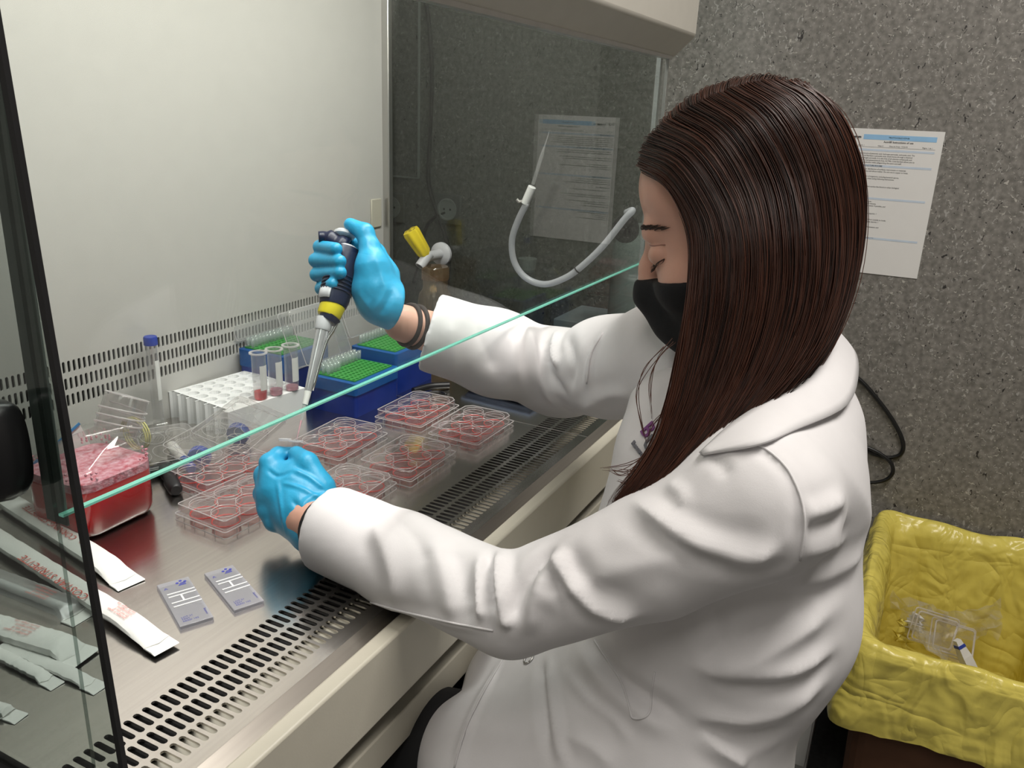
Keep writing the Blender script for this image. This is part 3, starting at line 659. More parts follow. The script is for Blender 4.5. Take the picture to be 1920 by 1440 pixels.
ho = hd.loft(rings).obj('handle', yel, tp, smooth=2)
tn = dh/np.linalg.norm(dh)
MB().tube([H1+tn*.0003+.0105*(hxv*math.cos(a)+hyv*math.sin(a)) for a in np.linspace(.4, 4.6, 24)], .0005, 4).obj('print', rubber, ho)
qo = text('print_word', 'GAS', .008, rubber, ho, (0, 0, 0), (0, 0, 0), 'CENTER')
upv = np.array([0, 0, 1.])-tn*tn[2]; upv /= np.linalg.norm(upv); rv = np.cross(upv, tn)
qo.matrix_parent_inverse = Matrix(); qo.matrix_basis = Matrix([[rv[0], upv[0], tn[0], 0], [rv[1], upv[1], tn[1], 0], [rv[2], upv[2], tn[2], 0], [0, 0, 0, 1]])
qo.location = Vector(H1+tn*.0006-upv*.003)-Vector(GP)
# --- amber jar beyond the tap
jx, jy = 1.44, .895
jr = thing('amber_jar', 'amber stained glass jar with lid below the gas tap', 'jar', (jx, jy, BZ))
amb = sheet_glass('amber_glass', (.86, .72, .52), .07, .02, .07, (.55, .38, .18))
MB().lathe([(0, .030), (.04, .036), (.70, .036), (.80, .033), (.86, .026), (1, .026)], (jx, jy, BZ+.0005), (jx, jy, BZ+.165), 28).obj('body', amb, jr, smooth=2)
MB().lathe([(0, .0285), (.85, .0285), (1, .026)], (jx, jy, BZ+.162), (jx, jy, BZ+.188), 28).obj('lid', sheet_glass('amber_lid', (.72, .55, .36), .06, .05, .22, (.45, .31, .16)), jr, smooth=2)
# --- aspirator hose with glass pasteur pipette
hs = thing('aspirator_hose', 'milky silicone aspirator hose with pasteur pipette by the right pane', 'hose', (1.42, .62, BZ+.2))
sil = sheet_glass('milky_silicone', (.82, .82, .84), .05, .2, .62, (.78, .79, .82))
XA = 1.44
hp = [(988, 380), (972, 412), (960, 450), (964, 490), (985, 520), (1020, 533), (1058, 522), (1090, 500), (1130, 462), (1170, 412), (1186, 395)]
hpts = [atX(x, y, XA+.004*i) for i, (x, y) in enumerate(hp)]+[np.array([XR, .515, CZ-.175])]
MB().tube(smoothpath(hpts, 60), .0062, 14).obj('tube', sil, hs, smooth=1)
MB().cyl(atX(998, 350, XA), atX(984, 382, XA), .0078, .0078, 20).obj('connector', wpl, hs, bevel=.001)
g0 = atX(999, 346, XA); g1 = atX(1020, 284, XA); g2 = atX(1030, 246, XA)
MB().lathe([(0, .0035), (.55, .0036), (.62, .0028), (.75, .0014), (1, .0006)], g0, g2, 14, False).obj('glass_pipette', sheet_glass('pasteur_glass', (.95, .96, .96), .06, .02, .18), hs, smooth=2)
cl = MB(); c0 = atX(1082, 506, XA+.026); dd = atX(1092, 498, XA+.028)-c0; hx_, hy_ = frame(dd)
cl.tube([c0+.0072*(hx_*math.cos(a)+hy_*math.sin(a)) for a in np.linspace(0, 2*PI, 21)], .0013, 6); cl.obj('hose_clip', rubber, hs)
c1 = atX(978, 377, XA-.004); MB().tube([c1, c1+np.array([-.004, .004, -.001]), c1+np.array([-.005, .008, .003])], .003, 8).obj('clamp_screw', alu, hs)
# grommet plate in the pane where the hose leaves
gr_ = MB().lathe([(0, .026), (1, .026)], (XR-.0075, .512, CZ-.205), (XR-.0035, .512, CZ-.205), 32).obj('hose_grommet', sheet_glass('dark_grommet', (.35, .36, .36), .05, .1, .25, (.12, .12, .12)), cab, smooth=2)
# --- paper notice on the wall
XW = RX1-.0005
def notice():
    n = thing('paper_notice', 'printed white instruction sheet with blue title bar taped to the wall', 'notice', (XW, .1165, CZ-.158))
    PW, PH = .2105, .297
    MB().box((XW-.0012, .1165-PW/2, CZ-.158-PH/2), (XW, .1165+PW/2, CZ-.158+PH/2)).obj('sheet', mat('notice_paper', (.74, .73, .71), .6, var=.01), n)
    tk = mat('notice_ink', (.05, .05, .05), .7); bl = mat('notice_blue', (.28, .50, .74), .6); pb = mat('notice_pale_blue', (.54, .62, .72), .6)
    def P(x, y): return (-.0015, PW/2-x, PH/2-y)       # x from the left edge, y from the top, in metres
    def bar(x0, x1, y0, y1, m, nm):
        a = P(x0, y0); b = P(x1, y1); o_ = LMB().box((-.0015, b[1], b[2]), (-.0011, a[1], a[2])).obj(nm, m, n)
    ROT = (PI/2, 0, -PI/2)
    def T(s, x, y, size, bold=0, al='LEFT', sx=1): text('print_line', s, size, tk, n, P(x, y), ROT, al, 0, bold, sx)
    bar(.060, .198, .011, .021, bl, 'title_bar')
    T('PROTOCOLO ICP-06', .128, .0175, .0042, .0001, 'CENTER')
    T('Actril\u00ae Instructions of use', .128, .0265, .0052, .0001, 'CENTER')
    T('BIO', .012, .0185, .0085, .0002); T('nostrum', .034, .0185, .0062, .0004); bar(.035, .052, .0200, .0204, tk, 'logo_rule')
    T('Codi: PRT', .012, .034, .0036); T('Edici\u00f3: 1', .052, .034, .0036); T('Hoja: 0', .090, .034, .0036); T("Data de l'hoja: 19/06/20", .112, .034, .0036); T('P\u00e0gina 1 de 1', .174, .034, .0036)
    bar(.010, .198, .0356, .0359, tk, 'rule')
    for y in (.0395, .071, .1375, .220): bar(.010, .198, y, y+.0042, pb, 'section_band')
    L = [('WHAT IS ACTRIL\u00ae?', .0428, 1), ('Actril cold sterilant is a stabilized mixture of peracetic acid, hydrogen peroxide, and acetic acid. The', .050, 0), ('main active ingredient in ACTRIL Cold Sterilant is peracetic acid, which forms through a chemical', .0545, 0), ('reaction between acetic acid and hydrogen peroxide. It is also free of all chlorine compounds and', .059, 0), ('phenols. Since it is a formaldehyde free and glutaraldehyde free, ACTRIL Cold Sterilant allows you to', .0635, 0), ('achieve disinfecting state-of-the-art disinfection while safeguarding the users and staff.', .068, 0),
         ('HOW TO USE ACTRIL\u00ae IN CELL CULTURE ROOMS', .0745, 1), ('It is intended to be used for sterilization or disinfection of surfaces, instruments or materials', .081, 0), ('made of glass, plastics, stainless steel, plastics and silicon rubber. Do not use in copper or brass.', .0855, 0), ('ACTRIL is effective against a broad spectrum of organisms, including bacterial spores,', .096, 0), ('fungi, mycobacteria, yeast, molds and viruses when acting following instructions.', .1005, 0),
         ('Keep it closed, especially from blood.', .112, 0), ('Remove first charges: To disinfect high bio loaded residue like blood or other biological', .1165, 0), ('material (serum, etc.)', .121, 0), ('Broad Spectrum Disinfection:', .1405, 2), ('Apply the product directly (not diluted) on the surfaces.', .147, 0), ('Allow the compound to remain on the surface for 10 minutes.', .1515, 0), ('Rinse with sterile purified water, drain off any excess water if possible, and', .156, 0), ('In case of a spill:', .1645, 2), ('Pour it on the surface and let it stay for 10-30 minutes (spores: 1', .172, 0), ('Cover with absorbent paper or vermiculite (SPILL KIT) from outside to inside', .1845, 0), ('Pour Actril on the surface and let it stay for 10-30 minutes (spores: 1', .189, 0), ('Collect the material, with spade or other fragments with tweezers and', .200, 0), ('dispose in biosafety containers (SPILL KIT)', .2045, 0), ('Rinse with purified water and allow to dry.', .2105, 0),
         ('Our version ACTRIL Cold Sterilant is a user-friendly product, it is', .2225, 0), ('to handle and to clean the ACTRIL Sterilant. For the', .227, 0), ('protective equipment:', .2315, 0), ('gloves and mask', .236, 0), ('in case of contact rinse with water for 15 minutes.', .2405, 0)]
    for s, y, b in L: T(s, .012 if b else .012, y, .0040 if not b else .0044, .0001 if b else .00002, sx=.93)
notice()
# --- wall sockets and cables behind the right pane
sk = mat('socket_plastic', (.42, .42, .41), .4)
def socket(label, x, y):
    c = atX(x, y, XW); o = thing('wall_socket', label, 'socket', c, 0, 'sockets on the speckled wall')
    MB().box(c+[-.009, -.04, -.04], c+[0, .04, .04]).obj('plate', mat('socket_plate', (.16, .16, .155), .4), o, bevel=.003)
    MB().lathe([(0, .026), (.3, .029), (1, .029), (1, .025), (.4, .024)], c+[-.008, 0, 0], c+[-.0125, 0, 0], 24).obj('insert', sk, o, smooth=2)
    for s_ in (-1, 1): MB().cyl(c+[-.0105, s_*.0095, 0], c+[-.0100, s_*.0095, 0], .003, .003, 10).obj('pin_hole', black, o)
socket('round wall socket left of the hanging cable behind the pane', 738, 388)
socket('round wall socket right of the hanging cable behind the pane', 842, 392)
cable = mat('black_cable', (.008, .008, .008), .4)
def cab_run(label, pts, r=.004, nm='power_cable', wallx=XW-.006):
    P = [atX(x, y, wallx-(q[2] if len(q) > 2 else 0)) if False else atX(x, y, wallx) for (x, y, *q) in pts]
    o = thing(nm, label, 'cable', P[0], 0, 'cables on the speckled wall'); MB().tube(smoothpath(P, 14*len(P)), r, 8).obj('sheath', cable, o, smooth=1)
cab_run('dark cable hanging down the wall behind the tap', [(792, -40), (806, 60), (810, 160), (806, 260), (804, 340), (818, 395), (834, 440), (842, 480), (838, 540)], .0055)
cab_run('thin cable curling from the right socket behind the tap', [(836, 398), (812, 410), (798, 430), (790, 470), (776, 530)], .005)
cab_run('black cable looping down the wall beside her shoulder', [(1420, 900), (1400, 760), (1440, 670), (1520, 660), (1580, 690), (1612, 712), (1640, 742), (1672, 785), (1692, 825), (1690, 850), (1668, 858), (1640, 852), (1612, 842), (1540, 850), (1480, 920)], .0045)
cab_run('lower loop of black cable on the wall beside her back', [(1500, 900), (1550, 840), (1605, 835), (1640, 845), (1668, 865), (1674, 885), (1660, 900), (1630, 905), (1600, 900), (1540, 920), (1500, 980)], .0042, wallx=XW-.014)
tm = mat('trunking', (.12, .12, .115), .4)
t0 = thing('cable_trunking', 'thin grey trunking edge running down the wall behind the pane', 'trunking', atX(786, 100, XW))
a = atX(786, -60, XW-.0); b = atX(786, 334, XW); c = atX(700, 330, XW)
MB().box((XW-.006, b[1]-.002, b[2]), (XW, b[1]+.002, a[2])).obj('upright', sk, t0)
MB().box((XW-.006, b[1]-.002, b[2]-.002), (XW, c[1], b[2]+.002)).obj('crossbar', sk, t0)
# --- side bench beyond the right pane, with a few things on it
sb = thing('side_counter', 'narrow pale counter standing beyond the right side pane', 'counter', (1.74, .95, 0))
MB().box((1.56, .5, .70), (1.935, 1.70, .73)).obj('top', mat('counter_top', (.22, .22, .21), .35), sb, bevel=.003)
MB().box((1.60, .52, 0), (1.93, 1.68, .70)).obj('carcass', mat('counter_body', (.05, .05, .05), .5), sb)
fl = thing('vacuum_flask', 'clear suction flask standing beyond the right pane', 'flask', (1.72, .82, .73))
MB().lathe([(0, .05), (.05, .055), (.5, .04), (.75, .018), (1, .02)], (1.72, .82, .7305), (1.72, .82, .93), 28).obj('body', sheet_glass('flask_glass', (.8, .83, .82), .06, .02, .06), fl, smooth=2)
MB().cyl((1.72, .82, .925), (1.72, .82, .955), .018, .022, 20).obj('stopper', sk, fl, smooth=2)
bx = thing('blue_box', 'small dark blue box on the counter beyond the right pane', 'box', (1.80, .70, .73))
MB().box((1.72, .60, .7305), (1.88, .74, .80)).obj('body', mat('dark_blue_card', (.04, .07, .20), .6), bx, bevel=.003); MB().box((1.715, .595, .80), (1.885, .745, .825)).obj('lid', mat('grey_card', (.4, .42, .45), .6), bx, bevel=.003)
wb = thing('white_canister', 'pale grey canister beyond the right pane behind her face', 'canister', (1.70, .525, .73))
MB().lathe([(0, .055), (.03, .06), (.9, .06), (.97, .05), (1, .03)], (1.70, .545, .7305), (1.70, .545, 1.04), 32).obj('body', mat('canister', (.34, .36, .35), .5), wb, smooth=2)
MB().cyl((1.70, .545, 1.038), (1.70, .545, 1.06), .028, .026, 24).obj('cap', sk, wb, smooth=2)
# --- black latch on the near sash rail
lt = thing('sash_latch', 'black rounded latch knob at the near end of the sash', 'latch', (.285, .50, 1.08))
c = atX(12, 842, XL-.012); rg = []
for d_, sc in ((0, .86), (.004, .96), (.012, 1), (.020, .95), (.024, .8)):
    rg.append([c+np.array([-d_+.008, sc*.0145*math.copysign(abs(math.cos(a))**.75, math.cos(a)), sc*.033*math.copysign(abs(math.sin(a))**.8, math.sin(a))]) for a in np.linspace(0, 2*PI, 32, False)])
MB().loft(rg).obj('knob', black_plastic, lt, smooth=2)
MB().cyl(c+[-.0155, -.002, -.022], c+[-.018, -.002, -.022], .004, .0035, 12).obj('screw', mat('dark_steel', (.1, .1, .1), .3, 1), lt)

# ------------------------------------------------------------------ implicit-surface toolkit for the figure
class SDF:
    def __init__(s, xs, ys, zs):
        s.ax = [np.asarray(a, np.float32) for a in (xs, ys, zs)]; s.F = np.full([len(a) for a in s.ax], .06, np.float32)
    def block(s, lo, hi, m):
        sl = [slice(max(0, np.searchsorted(a, l-m)-1), min(len(a), np.searchsorted(a, h+m)+1)) for a, l, h in zip(s.ax, lo, hi)]
        g = [s.ax[0][sl[0]][:, None, None], s.ax[1][sl[1]][None, :, None], s.ax[2][sl[2]][None, None, :]]
        return tuple(sl), g
    def op(s, fn, lo, hi, k=.01, mode='u'):
        sl, g = s.block(lo, hi, k+.03)
        A = s.F[sl]
        if A.size == 0: return
        d = fn(*g).astype(np.float32)
        if mode == 'u':
            h = np.clip(.5+.5*(d-A)/k, 0, 1); s.F[sl] = d*(1-h)+A*h-k*h*(1-h)
        elif mode == 's':
            d = -d; h = np.clip(.5-.5*(d-A)/k, 0, 1); s.F[sl] = d*(1-h)+A*h+k*h*(1-h)
    def cone(s, a, b, ra, rb=None, k=.01, mode='u'):
        rb = ra if rb is None else rb; a = np.array(a, float); b = np.array(b, float); d = b-a; L2 = d@d+1e-12
        def fn(x, y, z):
            px, py, pz = x-a[0], y-a[1], z-a[2]
            t = np.clip((px*d[0]+py*d[1]+pz*d[2])/L2, 0, 1)
            return np.sqrt((px-t*d[0])**2+(py-t*d[1])**2+(pz-t*d[2])**2)-(ra+(rb-ra)*t)
        r = max(ra, rb); s.op(fn, np.minimum(a, b)-r, np.maximum(a, b)+r, k, mode)
    def chain(s, P, R, k=.01, mode='u'):
        for i in range(len(P)-1): s.cone(P[i], P[i+1], R[i], R[i+1], k, mode)
    def ell(s, c, r, B=None, k=.01, mode='u'):
        c = np.array(c, float); B = np.eye(3) if B is None else np.array(B, float)
        def fn(x, y, z):
            p = (x-c[0], y-c[1], z-c[2]); q = [(p[0]*B[i][0]+p[1]*B[i][1]+p[2]*B[i][2]) for i in range(3)]
            k0 = np.sqrt((q[0]/r[0])**2+(q[1]/r[1])**2+(q[2]/r[2])**2); k1 = np.sqrt((q[0]/r[0]**2)**2+(q[1]/r[1]**2)**2+(q[2]/r[2]**2)**2)+1e-9
            return k0*(k0-1)/k1
        m = max(r); s.op(fn, c-m, c+m, k, mode)
    def eseg(s, a, b, ra, rb, lat, k=.03):
        """elliptic tapered segment: radii (lateral, depth)"""
        a = np.array(a, float); b = np.array(b, float); d = b-a; L = np.linalg.norm(d); u = d/L
        l = np.array(lat, float); l = l-u*(l@u); l /= np.linalg.norm(l); m = np.cross(u, l)
        def fn(x, y, z):
            p = (x-a[0], y-a[1], z-a[2]); t = np.clip((p[0]*u[0]+p[1]*u[1]+p[2]*u[2])/L, 0, 1)
            p = [p[i]-t*d[i] for i in range(3)]
            A = ra[0]+(rb[0]-ra[0])*t; Bb = ra[1]+(rb[1]-ra[1])*t; C = np.minimum(A, Bb)
            q0 = p[0]*l[0]+p[1]*l[1]+p[2]*l[2]; q1 = p[0]*m[0]+p[1]*m[1]+p[2]*m[2]; q2 = p[0]*u[0]+p[1]*u[1]+p[2]*u[2]
            k0 = np.sqrt((q0/A)**2+(q1/Bb)**2+(q2/C)**2); k1 = np.sqrt((q0/A**2)**2+(q1/Bb**2)**2+(q2/C**2)**2)+1e-9
            return k0*(k0-1)/k1
        r = max(*ra, *rb); s.op(fn, np.minimum(a, b)-r, np.maximum(a, b)+r, k)
    def plane(s, p, n, k=.004):
        """keep the side the normal points away from"""
        p = np.array(p, float); n = np.array(n, float)/np.linalg.norm(n)
        x, y, z = s.ax[0][:, None, None], s.ax[1][None, :, None], s.ax[2][None, None, :]
        d = ((x-p[0])*n[0]+(y-p[1])*n[1]+(z-p[2])*n[2]).astype(np.float32)
        h = np.clip(.5-.5*(d-s.F)/k, 0, 1); s.F = d*(1-h)+s.F*h+k*h*(1-h)
    def mesh(s):
        F = s.F; n = F.shape; I = F < 0
        C = [I[i:n[0]-1+i, j:n[1]-1+j, k:n[2]-1+k] for i in (0, 1) for j in (0, 1) for k in (0, 1)]
        cnt = sum(c.astype(np.int8) for c in C); act = (cnt > 0) & (cnt < 8)
        ci = np.argwhere(act); idx = -np.ones(act.shape, np.int64); idx[act] = np.arange(len(ci))
        P = np.zeros((len(ci), 3)); W = np.zeros(len(ci))
        cor = [(i, j, k) for i in (0, 1) for j in (0, 1) for k in (0, 1)]
        val = {c: F[ci[:, 0]+c[0], ci[:, 1]+c[1], ci[:, 2]+c[2]] for c in cor}
        pos = {c: np.stack([s.ax[q][ci[:, q]+c[q]] for q in range(3)], 1) for c in cor}
        for c in cor:
            for q in range(3):
                if c[q] == 0:
                    e = list(c); e[q] = 1; e = tuple(e); va, vb = val[c], val[e]; m = (va < 0) != (vb < 0)
                    t = np.where(m, va/(va-vb+1e-12), 0)[:, None]
                    P += np.where(m[:, None], pos[c]+(pos[e]-pos[c])*t, 0); W += m
        P /= W[:, None]
        Q = []
        for q in range(3):
            a, b = (q+1) % 3, (q+2) % 3
            sl0 = [slice(None)]*3; sl1 = [slice(None)]*3; sl0[q] = slice(0, -1); sl1[q] = slice(1, None)
            for r_ in (a, b): sl0[r_] = slice(1, -1); sl1[r_] = slice(1, -1)
            A, B = I[tuple(sl0)], I[tuple(sl1)]; e = np.argwhere(A != B)
            if not len(e): continue
            flip = A[A != B]; off = np.zeros(3, int); off[a] = 1; off[b] = 1; e = e+off
            def cell(da, db):
                c = e.copy(); c[:, a] -= da; c[:, b] -= db; return idx[c[:, 0], c[:, 1], c[:, 2]]
            quad = np.stack([cell(1, 1), cell(0, 1), cell(0, 0), cell(1, 0)], 1)
            quad[~flip] = quad[~flip][:, ::-1]; Q.append(quad)
        return P, np.concatenate(Q)
def axis(lo, hi, h, fine=None, hf=None):
    if fine is None: return np.arange(lo, hi+h, h)
    return np.concatenate([np.arange(lo, fine[0], h), np.arange(fine[0], fine[1], hf), np.arange(fine[1], hi+h, h)])
def vnormals(V, Q):
    a = V[Q[:, 2]]-V[Q[:, 0]]; b = V[Q[:, 3]]-V[Q[:, 1]]; n = np.cross(a, b); N = np.zeros_like(V)
    for i in range(4): np.add.at(N, Q[:, i], n)
    return N/(np.linalg.norm(N, axis=1)[:, None]+1e-12)
def relax(V, Q, it=1, w=.5):
    E = np.concatenate([Q[:, [i, (i+1) % 4]] for i in range(4)]); 
    for _ in range(it):
        A = np.zeros_like(V); c = np.zeros(len(V)); np.add.at(A, E[:, 0], V[E[:, 1]]); np.add.at(c, E[:, 0], 1); np.add.at(A, E[:, 1], V[E[:, 0]]); np.add.at(c, E[:, 1], 1)
        V = V*(1-w)+w*A/np.maximum(c, 1)[:, None]
    return V
def folds(V, Q, strokes):
    """raise or sink cloth along strokes drawn over the surface: (points, height, width)"""
    bvh = BVHTree.FromPolygons([tuple(v) for v in V], [tuple(map(int, q)) for q in Q])
    N = vnormals(V, Q); D = np.zeros(len(V))
    for pts, hgt, wid in strokes:
        hit = []
        for p in smoothpath([(x, y, 0) for x, y in pts], 8*len(pts)):
            d = Vector(ray(p)).normalized(); r = bvh.ray_cast(Vector(CAM), d)
            if r[0] is not None: hit.append(np.array(r[0]))
        if len(hit) < 2: continue
        hit = np.array(hit); lo = hit.min(0)-3*wid; hi = hit.max(0)+3*wid
        sel = np.where(((V > lo) & (V < hi)).all(1))[0]
        if not len(sel): continue
        best = np.full(len(sel), 9.); n = len(hit); taper = np.ones(len(sel))
        for i in range(n-1):
            a, b = hit[i], hit[i+1]; d = b-a; L2 = d@d+1e-12
            if L2 > .02: continue
            t = np.clip(((V[sel]-a)@d)/L2, 0, 1); q = np.linalg.norm(V[sel]-a-t[:, None]*d, axis=1)
            m = q < best; best[m] = q[m]; s_ = (i+t[m])/(n-1); taper[m] = np.clip(np.minimum(s_, 1-s_)*5+.15, 0, 1)
        wid = wid*.72; g = np.exp(-(best/wid)**1.35); side = .35*np.exp(-((best-2*wid)/wid)**2)
        D[sel] += hgt*taper*(g-side*.6)
    return V+N*D[:, None]
def sdf_obj(name, V, Q, m, parent):
    me = bpy.data.meshes.new(name); V = V-np.array(parent.location if parent else (0, 0, 0))
    me.from_pydata([tuple(v) for v in V], [], [tuple(map(int, q)) for q in Q]); me.materials.append(m)
    me.polygons.foreach_set('use_smooth', [True]*len(me.polygons)); me.update()
    o = bpy.data.objects.new(name, me); COL.objects.link(o); o.parent = parent; return o

# ------------------------------------------------------------------ the woman: joints
per = thing('person', 'seated woman in white lab coat, black mask and blue gloves pipetting', 'person', (.80, .12, 0))
skin = mat('skin', (.64, .36, .27), .5, var=.05, scale=40, sss=.15, bump=.05, bscale=900)
coat_m = mat('white_coat_cotton', (.72, .705, .71), .8, var=.012, scale=60, bump=.06, bscale=900, sheen=.1)
glove_m = mat('blue_nitrile', (.03, .36, .62), .38, var=.06, scale=60, bump=.22, bscale=140)
HD = .82
Hc = atD(1388, 408, HD)
az = math.radians(94); pit = math.radians(22)
hf = np.array([math.cos(az)*math.cos(pit), math.sin(az)*math.cos(pit), -math.sin(pit)])
hl = np.array([math.cos(az+PI/2), math.sin(az+PI/2), 0]); hu = np.cross(hl, hf)*-1
if hu[2] < 0: hu = -hu
def H(x, y, z): return Hc+hl*x+hf*y+hu*z        # head space: left, forward, up
HB = [hl, hf, hu]
tl = np.array([math.cos(math.radians(196)), math.sin(math.radians(196)), 0]); tf = np.array([-tl[1], tl[0], 0])*-1
LS = np.array([.676, .088, .966]); LE = np.array([.622, .296, .827]); LW = np.array([.652, .575, .832])
RS = np.array([.950, .255, 1.000]); RE = np.array([1.062, .446, .918]); RW_ = np.array([.876, .594, 1.010])
NB = np.array([.842, .125, 1.065]); CH = np.array([.812, .125, .945]); WA = np.array([.805, .121, .79]); PV = np.array([.800, .188, .63])

# --- body: head, neck, trunk and arms as one skin
B = SDF(axis(.58, 1.14, .006, (.755, .945), .0019), axis(.02, .68, .006, (.135, .305), .0019), axis(.70, 1.36, .006, (1.06, 1.24), .0019))
B.ell(H(0, -.006, .032), (.069, .083, .080), HB, .01)
B.ell(H(0, .034, -.034), (.059, .060, .088), HB, .02)
B.ell(H(0, .040, .045), (.060, .048, .050), HB, .02)
B.ell(H(0, .066, -.098), (.026, .024, .020), HB, .03)
B.cone(H(-.030, .079, .012), H(.030, .079, .012), .012, .012, .014)
for s_ in (-1, 1):
    B.ell(H(s_*.032, .099, -.008), (.017, .014, .011), HB, .010, 's')
    B.ell(H(s_*.031, .078, -.010), (.0150, .0130, .0115), HB, .004)
    B.ell(H(s_*.037, .062, -.045), (.022, .022, .020), HB, .02)
    B.ell(H(s_*.072, -.008, -.018), (.010, .018, .030), HB, .006)
    B.ell(H(s_*.010, .098, -.045), (.009, .011, .009), HB, .006)
B.chain([H(0, .088, .004), H(0, .102, -.022), H(0, .109, -.038)], [.0085, .0090, .0105], .010)
B.cone(H(0, .086, -.072), H(0, .088, -.076), .016, .014, .012)
B.cone(H(0, -.028, -.05), NB+[0, .0, -.05], .048, .050, .03)
B.eseg(NB+[.0, .0, -.10], CH, (.07, .05), (.12, .08), tl, .03); B.eseg(CH, WA, (.12, .08), (.11, .08), tl, .04)
for P in ((LS, LE, LW), (RS, RE, RW_)):
    B.chain([NB*.2+P[0]*.8+[0, 0, -.02], P[0]+[0, 0, -.01], P[1]], [.034, .036, .034], .02); B.chain([P[1], P[1]*.75+P[2]*.25, P[2]], [.038, .040, .0245], .01)
V, Q = B.mesh(); V = relax(V, Q, 1, .4); body_V, body_Q = V, Q
body = sdf_obj('body', V, Q, skin, per)

# --- face mask
MK = SDF(axis(.74, .92, .0022), axis(.13, .33, .0022), axis(1.04, 1.24, .0022))
MK.ell(H(0, .034, -.034), (.063, .063, .091), HB, .02); MK.ell(H(0, .066, -.098), (.030, .027, .024), HB, .03)
MK.chain([H(0, .108, -.030), H(0, .108, -.050), H(0, .094, -.085), H(0, .082, -.108)], [.008, .014, .015, .014], .025)
for s_ in (-1, 1): MK.ell(H(s_*.037, .066, -.045), (.025, .024, .024), HB, .02)
mn = hu*1+hf*-.16; MK.plane(H(0, .115, -.031), mn); MK.plane(H(0, .012, -.05), -hf)
V, Q = MK.mesh(); V = relax(V, Q, 2, .5)
mask_m = mat('black_mask_cotton', (.007, .007, .008), .85, bump=.15, bscale=700)
mk = sdf_obj('face_mask', V, Q, mask_m, per)
mb = MB()
for s_ in (-1, 1):
    mb.tube(smoothpath([H(s_*.064, .020, -.035), H(s_*.075, -.002, -.010), H(s_*.079, -.02, 0.0)], 12), .0022, 6)
mb.obj('ear_loop', mask_m, mk, smooth=1)
# --- brows and lashes
hair_dk = mat('dark_brow', (.035, .018, .012), .6)
bvB = BVHTree.FromPolygons([tuple(v) for v in body_V], [tuple(map(int, q)) for q in body_Q])
def on_face(x, z, lift=.0006):
    r = bvB.ray_cast(Vector(H(x, .25, z)), Vector(-hf)); return np.array(r[0])+np.array(r[1])*lift if r[0] is not None else H(x, .09, z)
for s_ in (-1, 1):
    br = MB()
    for k in range(46):
        t = k/45; x = s_*(.012+.036*t); z = .014+.009*math.sin(t*2.3)-.006*t*t; a = on_face(x, z-.002+.004*random.random(), .0006)
        b = on_face(x+s_*.006, z+.003-.004*t+random.uniform(-.001, .001), .0012)
        br.tube([a, (a+b)/2+hf*.0006, b], [.0006, .0006, .0002], 4)
    br.obj('eyebrow', hair_dk, body, smooth=1)
    ls = MB(); P = [on_face(s_*(.018+.028*t), -.015-.006*math.sin(t*PI), .0008) for t in np.linspace(0, 1, 18)]
    ls.tube(P, .0006, 5)
    for t in np.linspace(0.1, 1, 20):
        a = on_face(s_*(.018+.028*t), -.015-.006*math.sin(t*PI), .0006); ls.tube([a, a+hf*.003-hu*.003, a+hf*.006-hu*.004+hl*s_*.002], [.0004, .0003, .0001], 4)
    ls.obj('eyelashes', hair_dk, body, smooth=1)
    P = [on_face(s_*(.018+.027*t), -.002+.004*math.sin(t*PI), .0001) for t in np.linspace(0, 1, 14)]
    MB().tube(P, .0006, 4).obj('lid_crease', mat('lid_shade', (.36, .19, .15), .6) if 'lid_shade' not in MATS else MATS['lid_shade'], body, smooth=1)

# --- lab coat: trunk, sleeves, skirt
CT = SDF(axis(.48, 1.20, .0040), axis(-.06, .64, .0040), axis(.44, 1.14, .0040))
CT.eseg(NB+[.0, -.012, -.085], CH, (.085, .065), (.128, .108), tl, .04)
CT.eseg(CH, WA, (.128, .108), (.130, .116), tl, .05); CT.eseg(WA, PV, (.130, .116), (.165, .14), tl, .05)
CT.chain([NB+[.0, -.005, -.03], NB+[.0, -.005, -.06]], [.060, .075], .03)
# yoke between neck and shoulders
CT.chain([NB*.6+LS*.4+[0, -.015, -.045], LS*.95+NB*.05], [.050, .058], .04); CT.chain([NB*.55+RS*.45, RS], [.060, .066], .05)
CT.chain([LS, LS*.6+LE*.4+[0, 0, -.006]], [.062, .056], .020); CT.chain([LS*.6+LE*.4+[0, 0, -.006], LE], [.056, .047], .006)
CT.chain([LE, LE*.5+LW*.5, LW+(LE-LW)*.10], [.047, .049, .049], .012)
CT.chain([RS, RS*.5+RE*.5, RE], [.066, .062, .058], .035)
RC = RW_+(RE-RW_)*.16
CT.chain([RE, RE*.5+RC*.5, RC-(RE-RC)*.04], [.058, .055, .052], .03)
# skirt over the thighs and hanging side panel
LK, RK = np.array([.664, .345, .590]), np.array([.88, .43, .59])
CT.chain([np.array([.72, .17, .61]), LK], [.120, .072], .05); CT.chain([np.array([.90, .18, .61]), RK], [.12, .08], .05)
CT.chain([np.array([.80, .25, .63]), np.array([.77, .36, .60])], [.09, .06], .05)
CT.chain([np.array([.675, .20, .50]), np.array([.664, .340, .49])], [.07, .062], .08); CT.chain([np.array([.675, .20, .40]), np.array([.664, .338, .40])], [.07, .062], .1)
CT.chain([np.array([.80, .16, .56]), np.array([.80, .18, .46])], [.11, .09], .08)
